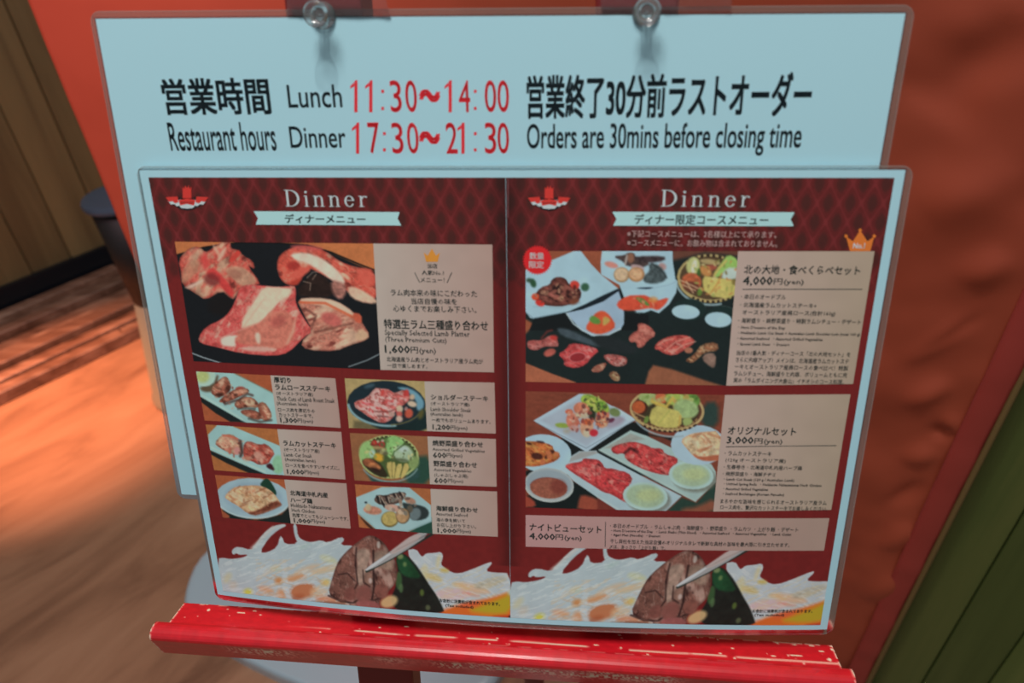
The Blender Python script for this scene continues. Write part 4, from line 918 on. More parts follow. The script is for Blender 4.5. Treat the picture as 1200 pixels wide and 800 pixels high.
    C.tr(*Cc); C.poly([(640, 180), (690, 100), (740, 40), (800, 25), (860, 70), (915, 165), (850, 215), (760, 238), (680, 215)], (220, 84, 50), soft=2, amp=.08, ns=4); C.poly([(670, 100), (710, 65), (780, 110), (770, 150), (700, 140)], (96, 144, 60), soft=2); C.poly([(800, 70), (870, 105), (830, 150), (790, 160)], (194, 166, 84), soft=2.5)
    # basket
    C.tr(*B); C.ring(690, 360, 300, 215, 16, (150, 180, 186), 3, a0=70, a1=165, soft=2); C.ell(690, 345, 292, 215, (176, 156, 100), 3, soft=1.2); C.ell(690, 340, 268, 190, (84, 66, 44), 3, soft=1.2)
    C.ring(690, 345, 280, 204, 22, (50, 38, 30), 3, a0=30, a1=120, soft=1, dash=6); C.ring(690, 340, 270, 196, 26, (56, 42, 32), 3, a0=225, a1=310, soft=1, dash=7)
    C.ell(540, 235, 60, 80, (184, 190, 120), 10, soft=2.5); C.ell(548, 240, 22, 60, (205, 208, 186), 12, soft=2.5); C.ell(690, 200, 90, 24, (170, 150, 100), 8, soft=2); C.ell(690, 250, 60, 26, (160, 80, 60), -5, soft=3); C.ell(650, 280, 60, 40, (190, 130, 70), 40, soft=3)
    C.poly([(710, 320), (790, 200), (850, 130), (935, 180), (930, 260), (840, 260), (760, 340)], (146, 190, 92), soft=2, amp=.08); C.line([(720, 320), (770, 250), (830, 190)], 16, (206, 176, 96), soft=2.5); C.poly([(780, 330), (830, 250), (935, 250), (935, 350), (820, 360)], (180, 200, 190), soft=3)
    C.poly([(615, 320), (720, 335), (800, 345), (935, 360), (900, 530), (640, 492)], (198, 186, 100), soft=2, amp=.06); C.line([(690, 480), (760, 380), (790, 300)], 12, (196, 130, 60), soft=2, op=.8); C.line([(900, 350), (860, 520)], 8, (150, 160, 70), soft=2, op=.7)
    C.ell(525, 375, 88, 80, (186, 92, 56), 10, soft=2, amp=.2, ns=4); C.ell(525, 420, 70, 50, (90, 50, 40), 10, soft=3, op=.8)
    for l in ([(430, 360), (540, 410), (600, 440)], [(450, 400), (560, 450)], [(480, 370), (540, 470)]): C.line(l, 10, (204, 170, 130), soft=1.5, op=.9)
    C.ell(600, 460, 20, 36, (90, 140, 50), 20, soft=2); C.ell(590, 290, 14, 34, (60, 100, 40), soft=2)
    C.scatter([(430, 250), (700, 170), (930, 200), (900, 510), (600, 480)], ((206, 196, 130), (150, 160, 80), (196, 130, 70), (120, 100, 50)), 40, 10, 24, 4)
    # sauce dishes
    for (x, y, rx, ry) in ((475, 638, 122, 62), (760, 705, 118, 66)):
        C.ell(x + 30, y - 20, rx + 26, ry + 34, (26, 46, 44), soft=2); C.ring(x + 30, y - 20, rx + 26, ry + 34, 4, (90, 110, 104), a0=270, a1=350, soft=1, op=.6); C.ell(x, y, rx, ry, (162, 200, 212), 4, soft=1.2)
    C.scatter([(0, 500), (200, 540), (320, 520), (220, 610), (20, 610)], ((226, 110, 80), (196, 50, 36), (214, 150, 110)), 18, 8, 20, 5)
    # raw meats on black trays
    C.tr(*Cc); C.poly([(390, 190), (430, 178), (520, 200), (640, 260), (790, 320), (760, 350), (560, 290), (440, 250)], (66, 82, 90), soft=3, amp=.1); C.ell(900, 330, 200, 60, (34, 42, 44), 15, soft=5)
    C.meat([(130, 300), (170, 285), (260, 290), (330, 240), (390, 260), (415, 340), (360, 345), (280, 340), (220, 378), (140, 365)], (176, 86, 80), fat=(196, 120, 112), fatamt=.5, dark=(120, 50, 46), ns=4, seed=1); C.line([(260, 270), (310, 210), (350, 200)], 14, (110, 46, 40), soft=2.5); C.ell(330, 395, 55, 32, (176, 84, 72), -20, soft=2, amp=.2); C.ell(365, 265, 34, 22, (190, 56, 50), soft=3)
    C.meat([(400, 408), (470, 370), (510, 310), (640, 325), (775, 372), (700, 430), (650, 500), (560, 535), (450, 510), (460, 465)], (196, 66, 66), fat=(206, 120, 116), fatamt=.45, dark=(140, 40, 44), ns=4, seed=3); C.ell(575, 435, 76, 44, (206, 110, 110), -8, soft=1.5); C.ell(575, 437, 68, 37, (150, 40, 44), -8, soft=1.5)
    C.meat([(685, 565), (720, 510), (820, 480), (830, 500), (780, 570)], (170, 100, 80), fat=(196, 150, 120), fatamt=.5, ns=3, seed=2); C.meat([(790, 420), (860, 405), (950, 420), (1015, 440), (1000, 510), (900, 520), (840, 480)], (176, 92, 86), fat=(200, 150, 140), fatamt=.5, ns=3, seed=4); C.meat([(840, 580), (900, 550), (950, 600), (940, 650), (880, 640)], (136, 104, 72), fat=(170, 150, 110), fatamt=.5, ns=3, seed=5)
    C.tr(*D); C.meat([(120, 270), (160, 220), (210, 200), (200, 140), (250, 135), (320, 170), (370, 240), (290, 290), (250, 350), (200, 355), (190, 300), (140, 310)], (176, 92, 80), fat=(196, 120, 104), fatamt=.5, dark=(120, 50, 44), ns=4, seed=6)
    C.meat([(345, 365), (370, 310), (440, 265), (560, 238), (660, 250), (715, 300), (620, 370), (520, 425), (420, 400), (400, 375)], (196, 84, 74), fat=(212, 130, 116), fatamt=.35, dark=(150, 46, 44), ns=4, seed=7)
    for l in ([(440, 380), (540, 300), (660, 260)], [(500, 400), (600, 330), (710, 298)], [(380, 330), (440, 290), (510, 275)]): C.line(l, 9, (214, 150, 130), soft=1.5, op=.9)
    C.ell(650, 375, 36, 26, (176, 110, 84), soft=2); C.meat([(610, 465), (700, 410), (760, 320), (900, 300), (915, 380), (800, 390), (730, 450), (680, 490)], (150, 96, 66), fat=(186, 150, 110), fatamt=.45, dark=(60, 40, 28), ns=3, seed=2); C.poly([(760, 450), (800, 400), (890, 400), (885, 520), (850, 530)], (136, 108, 94), soft=2, amp=.25, ns=4)
def p_set(C):
    E = (600, 450, 7.475); G = (700, 450, 7.475); Hh = (600, 520, 9.19); I = (700, 520, 8)
    px = lambda t, l: [(t[0] + a / t[2], t[1] + b / t[2]) for a, b in l]
    C.C *= (0.94 + 0.12 * vnoise(C.X, C.Y * 3, 8, 2)[:, None])
    C.tr(*G); C.poly([(930, 160), (1060, 150), (1060, 380), (900, 370)], (44, 66, 60), soft=6)
    C.poly([(0, 400), (320, 330), (420, 430), (680, 470), (760, 620), (520, 560), (290, 400), (0, 570)], (24, 30, 30), soft=2, smooth=0); C.poly([(380, 440), (640, 470), (700, 590), (560, 520)], (112, 56, 42), soft=3)
    C.tr(*E); C.poly([(420, 420), (1100, 330), (1196, 400), (1196, 800), (120, 800), (120, 760), (480, 640)], (24, 30, 30), soft=2, smooth=0)
    C.tr(*Hh); C.poly([(160, 560), (660, 400), (1190, 700), (1190, 760), (160, 700)], (20, 30, 30), soft=3, smooth=0); C.poly([(100, 530), (240, 600), (260, 680), (100, 680)], (160, 66, 48), soft=3); C.poly([(750, 540), (900, 580), (1150, 720), (700, 720), (720, 600)], (158, 72, 52), soft=4)
    C.tr(*I); C.poly([(650, 630), (790, 500), (930, 550), (1110, 350), (1130, 640)], (40, 66, 56), soft=3, smooth=0); C.poly([(800, 600), (930, 590), (1110, 500), (1110, 650), (780, 650)], (140, 80, 58), soft=6)
    C.poly([(0, 480), (200, 620), (0, 640)], (120, 50, 40), soft=3, smooth=0)
    # plates
    C.poly(px(E, [(350, 735), (590, 585), (740, 580)]) + px(I, [(0, 80), (400, 290), (790, 488), (630, 640), (215, 640), (0, 500)]) + px(Hh, [(660, 395), (600, 330)]), (164, 192, 200), soft=1, smooth=0, raw=True)
    C.poly(px(E, [(410, 700), (600, 590), (730, 585), (760, 600), (640, 640), (440, 700)]), (150, 146, 140), soft=2, smooth=0, raw=True, op=.7)
    C.poly(px(G, [(10, 575), (290, 403), (430, 450), (720, 590), (1000, 700)]) + px(I, [(1110, 260), (1112, 355), (920, 540), (600, 380), (300, 215)]), (160, 190, 186), soft=1, smooth=0, raw=True)
    C.tr(*G); C.poly([(60, 560), (290, 430), (420, 480), (300, 500), (150, 560)], (150, 146, 136), soft=2, smooth=0, op=.7)
    C.tr(*I); C.line([(10, 65), (400, 270), (790, 480)], 8, (50, 66, 66), soft=1.2, op=.9); C.line([(20, 55), (420, 262), (920, 535)], 14, (176, 200, 190), soft=2, op=.6); C.line([(0, 490), (215, 620)], 12, (180, 205, 205), soft=2)
    # square plate
    C.tr(*E); C.poly([(188, 318), (590, 83), (690, 88), (1092, 308), (980, 370), (660, 588), (640, 586)], (168, 194, 208), soft=1, smooth=0); C.poly([(250, 315), (600, 120), (700, 110), (1000, 300), (860, 400), (650, 540)], (160, 176, 190), soft=4, smooth=0); C.line([(210, 335), (650, 560), (1060, 320)], 5, (100, 116, 130), soft=1.2, op=.8); C.poly([(860, 200), (900, 190), (1090, 310), (1000, 325)], (176, 204, 220), soft=1.5)
    C.ell(900, 330, 90, 40, (150, 120, 140), -20, soft=5, op=.5); C.ell(900, 245, 50, 36, (108, 128, 76), 20, soft=2.5)
    C.poly([(600, 150), (610, 95), (680, 85), (760, 120), (830, 160), (860, 230), (820, 260), (740, 250), (660, 240)], (140, 170, 60), soft=2, amp=.22, ns=4); C.ell(690, 150, 50, 26, (196, 200, 90), 30, soft=3); C.ell(790, 180, 50, 24, (96, 150, 50), 30, soft=2); C.ell(700, 260, 36, 60, (46, 52, 36), -10, soft=3)
    C.ell(440, 360, 62, 22, (140, 166, 66), 5, soft=2); C.ell(530, 320, 55, 75, (206, 120, 96), -10, soft=2, amp=.15, ns=4); C.ell(500, 240, 34, 22, (206, 96, 66), soft=2); C.ell(610, 215, 72, 58, (204, 120, 90), 10, soft=2, amp=.2, ns=4); C.ell(615, 270, 60, 30, (196, 180, 150), soft=3); C.ell(545, 385, 45, 26, (196, 150, 140), soft=3)
    C.ell(655, 375, 58, 80, (204, 150, 116), 5, soft=2, amp=.15, ns=4); C.ell(660, 330, 50, 26, (204, 96, 56), soft=2.5); C.ell(655, 430, 34, 34, (200, 190, 160), soft=3); C.ell(790, 310, 60, 72, (202, 120, 84), 15, soft=2, amp=.2, ns=4); C.ell(785, 260, 40, 30, (196, 66, 50), soft=3); C.ell(800, 340, 30, 34, (206, 180, 140), soft=3); C.ell(716, 425, 38, 32, (200, 44, 56), soft=2); C.ell(870, 315, 30, 18, (96, 44, 66), -25, soft=2); C.ell(480, 410, 30, 20, (170, 160, 130), soft=4, op=.6)
    for q, cs in (([(480, 240), (660, 180), (720, 330), (660, 440), (520, 400)], ((214, 130, 100), (196, 90, 66), (206, 176, 150), (150, 70, 60), (90, 50, 50))), ([(740, 240), (850, 260), (840, 360), (740, 380)], ((196, 90, 60), (206, 160, 120), (90, 50, 60))), ([(610, 100), (760, 110), (860, 220), (700, 250)], ((150, 180, 70), (90, 120, 50), (190, 196, 100), (50, 60, 40)))):
        C.scatter(q, cs, 34, 10, 24, 3)
    # chijimi plate
    C.ell(275, 605, 245, 168, (162, 198, 214), 4, soft=1); C.meat([(80, 495), (230, 500), (355, 530), (365, 580), (432, 620), (390, 670), (300, 700), (210, 722), (80, 715)], (196, 104, 52), fat=(206, 140, 70), fatamt=.4, dark=(120, 46, 30), ns=4, seed=2)
    for (x, y, rx, ry) in ((250, 505, 36, 10), (150, 520, 22, 10), (220, 630, 50, 30), (350, 590, 22, 16), (300, 640, 14, 14)): C.ell(x, y, rx, ry, (60, 26, 24), 10, soft=2, op=.85)
    for (x, y) in ((330, 635), (270, 680), (390, 610), (320, 600)): C.ell(x, y, 24, 20, (196, 110, 66), soft=2)
    # bowl
    C.tr(*Hh); C.ell(400, 440, 268, 184, (166, 178, 178), 6, soft=1); C.ell(400, 425, 245, 150, (142, 160, 168), 6, soft=3); C.ell(395, 475, 202, 112, (152, 86, 66), 5, soft=1.5, amp=.15, ns=2); C.ell(500, 460, 90, 80, (120, 50, 42), 20, soft=5, op=.7); C.ring(395, 475, 202, 112, 10, (130, 50, 36), 5, a0=190, a1=340, soft=1.5, op=.8); C.ring(400, 440, 262, 178, 12, (184, 196, 190), 6, a0=10, a1=170, soft=1.5)
    # raw meats
    C.tr(*Hh); C.meat([(560, 235), (620, 205), (750, 190), (770, 150), (850, 160), (930, 165), (975, 210), (1000, 262), (1080, 260), (1196, 300), (1260, 330), (1260, 640), (1180, 610), (1090, 540), (980, 520), (880, 450), (780, 390), (640, 300)], (198, 66, 66), fat=(214, 120, 112), fatamt=.45, dark=(120, 30, 34), ns=4, seed=1); C.ell(930, 260, 24, 50, (40, 24, 26), soft=3, op=.8)
    C.tr(*I); C.meat([(-20, 180), (60, 225), (140, 240), (290, 262), (340, 345), (240, 430), (245, 535), (150, 480), (60, 440), (-20, 400)], (196, 58, 60), fat=(214, 120, 110), fatamt=.35, dark=(110, 28, 32), ns=4, seed=4)
    C.tr(*G); C.meat([(110, 560), (180, 525), (310, 498), (390, 520), (440, 535), (480, 560), (570, 560), (590, 610), (700, 640), (705, 690), (640, 740), (650, 800), (520, 785), (340, 720), (240, 650), (240, 600), (150, 615)], (196, 62, 62), fat=(214, 120, 110), fatamt=.4, dark=(110, 30, 32), ns=4, seed=5); C.line([(240, 600), (290, 560), (350, 590)], 22, (50, 24, 26), soft=3, op=.8)
    # dips
    C.tr(*I)
    for (x, y, sc) in ((450, 490, 1.0), (880, 292, 1.0)):
        C.ell(x + 30, y + 30, 210, 130, (110, 110, 96), 4, soft=4, op=.7); C.ell(x, y, 212, 132, (168, 202, 196), 6, soft=1.2); C.ell(x, y - 4, 178, 108, (160, 186, 152), 6, soft=3); C.ell(x + 30, y - 10, 110, 60, (174, 192, 138), 0, soft=6)
    # chicken
    C.tr(*G); C.ell(885, 532, 242, 175, (164, 194, 208), 2, soft=1); C.meat([(725, 490), (800, 440), (880, 420), (1090, 405), (1090, 660), (950, 672), (850, 640), (780, 560)], (206, 176, 134), fat=(212, 196, 160), fatamt=.6, dark=(190, 130, 90), ns=5, seed=3); C.poly([(830, 600), (900, 640), (1090, 610), (1090, 665), (950, 676), (860, 645)], (184, 100, 70), soft=2)
    for l in ([(840, 455), (910, 430)], [(930, 440), (990, 510)], [(970, 430), (1080, 470)], [(900, 590), (1000, 540)], [(880, 580), (960, 560)]): C.line(l, 14, (176, 100, 66), soft=2.5, op=.75)
    # basket
    C.ring(620, 290, 300, 165, 14, (150, 170, 176), 8, a0=60, a1=170, soft=2); C.ell(610, 230, 322, 190, (96, 60, 44), 4, soft=1.2); C.ring(610, 225, 316, 178, 22, (186, 160, 106), 4, a0=0, a1=360, soft=1.2); C.ring(610, 235, 316, 178, 18, (60, 40, 32), 4, a0=35, a1=130, soft=1, dash=6); C.ring(605, 232, 290, 155, 8, (176, 150, 90), 4, a0=20, a1=200, soft=1, dash=5)
    C.ell(610, 220, 285, 150, (64, 56, 36), 4, soft=2); C.ell(450, 120, 90, 50, (160, 180, 110), 5, soft=2.5); C.ell(560, 120, 55, 50, (196, 100, 60), 40, soft=2.5); C.ell(690, 130, 100, 60, (160, 184, 80), 10, soft=3); C.ell(830, 140, 70, 60, (96, 140, 60), 20, soft=2.5, amp=.3, ns=4)
    C.scatter([(380, 110), (820, 100), (900, 250), (700, 300), (500, 250)], ((186, 196, 110), (120, 150, 70), (206, 150, 80), (170, 190, 130)), 50, 12, 34, 8); C.line([(480, 150), (600, 200), (660, 120)], 26, (206, 180, 76), soft=3); C.ell(775, 215, 110, 85, (150, 178, 116), 10, soft=3, amp=.12, ns=5)
    C.poly([(440, 330), (490, 180), (620, 210), (740, 240), (735, 380), (560, 385)], (194, 184, 96), soft=2, amp=.08); C.line([(540, 340), (640, 220)], 10, (166, 170, 80), soft=2, op=.7); C.line([(725, 280), (715, 370)], 12, (196, 150, 70), soft=2, op=.8)
    C.poly([(740, 300), (820, 290), (840, 340), (760, 375)], (150, 170, 96), soft=2); C.ell(370, 205, 68, 64, (70, 36, 26), soft=2); C.ell(362, 200, 58, 56, (188, 88, 46), soft=2, amp=.12, ns=3); C.line([(300, 230), (350, 260), (420, 290)], 10, (200, 160, 110), soft=1.5, op=.9); C.ell(430, 310, 20, 34, (110, 140, 60), 20, soft=2)

PH = [
 ('meat_platter_photo', [(205, 283), (437.5, 285.2), (446, 433), (227, 423)], p_main, (20, 24, 28), 'printed photo of three cuts of raw lamb on a black plate'),
 ('steak_photo', [(230, 435), (317, 439.5), (325, 496.5), (240, 492.5)], p_steak, (172, 86, 50), 'printed photo of thick grilled lamb on a long white plate'),
 ('cut_steak_photo', [(241, 497), (325, 502.5), (333, 556.5), (251, 550.5)], p_cut, (174, 104, 54), 'printed photo of sliced raw lamb on a long white plate'),
 ('chicken_photo', [(252, 556), (333.3, 561.5), (341, 613), (261, 606)], p_chicken, (172, 88, 50), 'printed photo of chicken on an oval white plate with a dark leaf'),
 ('shoulder_photo', [(404, 443), (497.5, 446.5), (500.5, 504.7), (409, 501)], p_shoulder, (174, 152, 98), 'printed photo of pink lamb shoulder in a black bowl'),
 ('vegetable_basket_photo', [(410, 507), (501, 511), (504, 567), (415.5, 562.5)], p_basket, (150, 96, 60), 'printed photo of vegetables in a round basket'),
 ('seafood_photo', [(416, 567), (504.5, 572.5), (507, 625), (421, 617.5)], p_sea, (174, 100, 56), 'printed photo of seafood on a square white plate'),
 ('course_photo', [(616, 294), (865, 294.2), (851, 451.5), (616, 447)], p_course, (26, 38, 38), 'printed photo of a course with stew, shellfish, salads and meat trays'),
 ('set_photo', [(616, 458), (849.5, 462.5), (835.8, 599), (616, 594)], p_set, (128, 62, 44), 'printed photo of a set with salad, basket, chicken and raw lamb'),
]
for nm, co, fn, base, lb in PH: photo(nm, co, fn, base, menu, H2, 0.9, lb)

# ---- cream text panels
def cream(name, co, c0=(170, 158, 148), c1=(162, 136, 126)):  # panels darken and warm rightward: reflected light put into the ink
    U, V, nr, nc = quadgrid(co, 5)
    X, Y = pix(sheet(U, V, 0).reshape(-1, 3)); t = np.linspace(0, 1, nc)[None, :].repeat(nr, 0).ravel()[:, None]
    C = np.array(c0, float) * (1 - t) + np.array(c1, float) * t; C *= (0.985 + 0.03 * vnoise(X, Y, 14, 2)[:, None])
    meshobj(name, sheet(U, V, H2 + 0.02).reshape(-1, 3), gridfaces(nr, nc), M_ink, menu, cols=ink(C))
for co in ([(437.5, 285.2), (577, 286.5), (579, 436), (446, 433)], [(317, 439.5), (393, 443), (399.5, 501), (325, 496.5)], [(325, 502.5), (400, 505.7), (405, 561.5), (333, 556.5)],
           [(333.3, 561.5), (406, 566), (411, 619), (341, 613)], [(497.5, 446.5), (579.5, 448), (581, 507.7), (500.5, 504.7)], [(501, 511), (581, 514), (582, 570), (504, 567)], [(504.5, 572.5), (582.5, 575.5), (583.5, 628.5), (507, 625)]):
    cream('text_panel', co)
for co in ([(865, 294.2), (1024.7, 294.2), (999.5, 449.6), (851, 451.5)], [(849.5, 462.5), (996.6, 461.6), (974, 597), (835.8, 599)]): cream('text_panel', co, (172, 152, 142), (158, 142, 124))
cream('text_panel', [(616, 603), (971.7, 606.7), (965.5, 644.7), (616, 640)], (172, 134, 132), (156, 134, 122))

# ---- ornaments: ribbons, crowns, badge, emblem
MM = Map(H3); MT = Map(H4)
K = Lettering(MM); K.shape([(297.5, 247.3), (302.5, 255.5), (300, 263), (470.5, 264), (466, 256), (468.5, 248.3)]); K.build('title_ribbon', material('ribbon_pale_blue', ink((158, 198, 206)), 0.42, coat=.2), menu)
K = Lettering(MM); K.shape([(717.5, 248), (722.5, 256.5), (718.5, 264.2), (930, 264.8), (926.5, 256.8), (931, 248.5)]); K.build('title_ribbon', MATS['ribbon_pale_blue'], menu)
ORG = material('crown_orange', ink((222, 132, 48)), 0.42, coat=.2); ORG2 = material('crown_deep_orange', ink((214, 108, 40)), 0.42, coat=.2)
def crown(x, y, w, h, mat, balls=0):
    K = Lettering(MM)
    for t in ([(x - w * .36, y + h / 2), (x - w / 2, y - h * .2), (x - w * .18, y + h * .1)], [(x + w * .36, y + h / 2), (x + w / 2, y - h * .2), (x + w * .18, y + h * .1)][::-1], [(x - w * .36, y + h / 2), (x - w * .25, y + h * .02), (x, y - h / 2), (x + w * .25, y + h * .02), (x + w * .36, y + h / 2)]):
        K.shape(t)
    if balls:
        for bx, by in ((x - w / 2, y - h * .22), (x, y - h / 2), (x + w / 2, y - h * .22)):
            K.shape([(bx + balls * math.cos(a), by + balls * math.sin(a)) for a in np.linspace(0, 2 * math.pi, 10, endpoint=False)], 0.01)
    K.build('crown_mark', mat, menu)
crown(506.2, 298.8, 19, 15.5, ORG); crown(1007.8, 281.8, 33, 24.5, ORG2, 2.0)
K = Lettering(MM); bx, by = 629.8, 304.6
out = []
for k in range(68): r_ = 17.8 if k % 2 else 15.2; a = 2 * math.pi * k / 68; out.append((bx + r_ * math.cos(a), by + r_ * math.sin(a)))
K.shape(out); K.build('starburst_badge', material('badge_red', ink((216, 30, 34)), 0.4, coat=.2), menu)
EM_R = material('emblem_red', ink((190, 50, 42)), 0.4, coat=.2); EM_K = material('emblem_black', ink((28, 22, 24)), 0.4, coat=.2)
def emblem(ex, ey):
    """little bird-headed crest: red comb over a three-part swallow-tailed ribbon with white and black edges"""
    k = Lettering(MM)
    k.shape([(ex - 14, ey + 3), (ex - 9, ey + 9), (ex, ey + 11), (ex + 9, ey + 9), (ex + 14, ey + 3), (ex, ey + 1)]); k.shape([(ex - 18, ey + 1), (ex - 21, ey + 2), (ex - 10, ey + 8), (ex - 9, ey + 5)]); k.shape([(ex + 18, ey + 1), (ex + 21, ey + 2), (ex + 10, ey + 8), (ex + 9, ey + 5)][::-1]); k.build('emblem_black_edge', EM_K, menu)  # printed black lower edge of the crest
    k = Lettering(Map(H3 + 0.03))
    k.shape([(ex - 22, ey), (ex - 19, ey + 4), (ex - 15, ey + 3.5), (ex - 12, ey + 6), (ex - 9, ey + 5.2), (ex - 7, ey + 8), (ex, ey + 8.8), (ex + 7, ey + 8), (ex + 9, ey + 5.2), (ex + 12, ey + 6), (ex + 15, ey + 3.5), (ex + 19, ey + 4), (ex + 22, ey), (ex + 5, ey - 2), (ex - 5, ey - 2)]); k.build('emblem_white_band', M_pale, menu)
    k = Lettering(Map(H3 + 0.06))
    for t in ([(ex - 25, ey - 4.5), (ex - 21, ey + 0.8), (ex - 17, ey + 0), (ex - 14, ey + 2.6), (ex - 10, ey + 1.2), (ex - 11, ey - 5.5)], [(ex + 25, ey - 4.5), (ex + 21, ey + 0.8), (ex + 17, ey + 0), (ex + 14, ey + 2.6), (ex + 10, ey + 1.2), (ex + 11, ey - 5.5)][::-1], [(ex - 10, ey - 1), (ex - 8, ey + 5), (ex, ey + 3.2), (ex + 8, ey + 5), (ex + 10, ey - 1), (ex, ey - 3.2)]): k.shape(t)
    k.shape([(ex - 5, ey - 3.5), (ex - 5, ey - 17), (ex - 3.2, ey - 14.5), (ex - 1.8, ey - 18.5), (ex, ey - 15), (ex + 1.8, ey - 18.5), (ex + 3.2, ey - 14.5), (ex + 5, ey - 17), (ex + 5, ey - 3.5)]); k.build('emblem_red_crest', EM_R, menu)
    k = Lettering(Map(H3 + 0.08))
    for dx in (-6.5, -4.5, -2.4, 0, 2.4, 4.5, 6.5): k.shape([(ex + dx - .4, ey + .6), (ex + dx - .4, ey + 2.8), (ex + dx + .4, ey + 2.8), (ex + dx + .4, ey + .6)])
    k.shape([(ex - 12, ey - 5), (ex - 6.5, ey - 4.5), (ex - 7.5, ey - 2.6)]); k.shape([(ex + 12, ey - 5), (ex + 6.5, ey - 4.5), (ex + 7.5, ey - 2.6)][::-1]); k.build('emblem_black_mark', EM_K, menu)
emblem(219.5, 235.5); emblem(643.5, 236)

# ---- serif "Dinner" headings
def serif_glyphs(ch):
    """outline strokes as thick polylines in a 0..1 high box; returns list of convex quads"""
    Q = []
    def bar(x0, y0, x1, y1): Q.append([(x0, y0), (x1, y0), (x1, y1), (x0, y1)])
    def arc(cx, cy, rx, ry, a0, a1, w0, w1, n=14):
        for k in range(n):
            t0 = k / n; t1 = (k + 1) / n; pts = []
            for t, rr in ((t0, 1), (t1, 1), (t1, 0), (t0, 0)):
                a = math.radians(a0 + (a1 - a0) * t); w = w0 + (w1 - w0) * abs(math.cos(a)); s_ = 0 if rr else 1
                pts.append((cx + (rx - w * s_) * math.cos(a), cy + (ry - w * s_ * .9) * math.sin(a)))
            Q.append(pts)
    if ch == 'D':
        bar(.08, .0, .19, 1.0); bar(0, 0, .3, .045); bar(0, .955, .3, 1.0); arc(.28, .5, .47, .5, -90, 90, .045, .12, 18); w = .75
    elif ch == 'i':
        bar(.07, 0, .165, .66); bar(0, 0, .235, .04); bar(0, .62, .165, .66); Q.append([(.115 + .07 * math.cos(a), .87 + .07 * math.sin(a)) for a in np.linspace(0, 2 * math.pi, 10, endpoint=False)]); w = .235
    elif ch == 'n':
        bar(.07, 0, .165, .66); bar(0, 0, .235, .04); bar(0, .62, .165, .66); arc(.31, .46, .185, .21, 0, 150, .05, .09, 12); bar(.405, 0, .495, .47); bar(.33, 0, .565, .04); w = .565
    elif ch == 'e':
        arc(.25, .33, .25, .34, 5, 330, .045, .10, 26); bar(.06, .36, .47, .40); w = .5
    elif ch == 'r':
        bar(.07, 0, .165, .66); bar(0, 0, .26, .04); bar(0, .62, .165, .66); arc(.31, .44, .17, .22, 50, 165, .05, .08, 9); Q.append([(.38 + .055 * math.cos(a), .59 + .055 * math.sin(a)) for a in np.linspace(0, 2 * math.pi, 8, endpoint=False)]); w = .44
    return Q, w
def serif_word(K, word, x0, x1, yt, yb, gap=0.235):
    x = 0; allq = []
    for ch in word:
        Q, w = serif_glyphs(ch); allq += [[(a + x, b) for a, b in q] for q in Q]; x += w + gap
    tot = x - gap; V = []; F = []
    for q in allq: F.append(tuple(range(len(V), len(V) + len(q)))); V += [(a / tot, b) for a, b in q]
    K.uvrect(np.array(V), F, x0, x1, yt, yb)
K = Lettering(MM); serif_word(K, 'Dinner', 334, 430.5, 222.3, 241.8); K.build('heading_text', M_pale, menu); K = Lettering(MM); serif_word(K, 'Dinner', 775, 879, 222.3, 241.8); K.build('heading_text', M_pale, menu)
K = Lettering(MT, ('note_text', M_pink, menu))
K.text('※下記コースメニューは、2名様以上にて承ります。', 735, 910, 269.5, 277.5); K.text('※コースメニューに、お飲み物は含まれておりません。', 735, 911, 280, 288)
K.build('note_lettering', M_pink, menu)
K = Lettering(Map(H4), ('badge_text', material('badge_white', ink((222, 214, 206)), .4), menu)); K.text('数量', 620.5, 637.5, 295.5, 303.5, bold=.012); K.text('限定', 620, 637.5, 305.5, 314, bold=.012); K.text('No.1', 999.5, 1013.5, 284.5, 290.8, bold=.03); K.build('badge_lettering', material('badge_white', ink((222, 214, 206)), .4), menu)
K = Lettering(MT, ('ribbon_text', M_dark, menu))
K.text('ディナーメニュー', 334, 428.5, 250.7, 261.3, bold=.012); K.text('ディナー限定コースメニュー', 743.5, 900.5, 250.7, 262.8, bold=.010)
K.build('ribbon_lettering', M_dark, menu)
K = Lettering(MT, ('menu_text', M_dark, menu)); t = K.text
Y = '円(yen)'
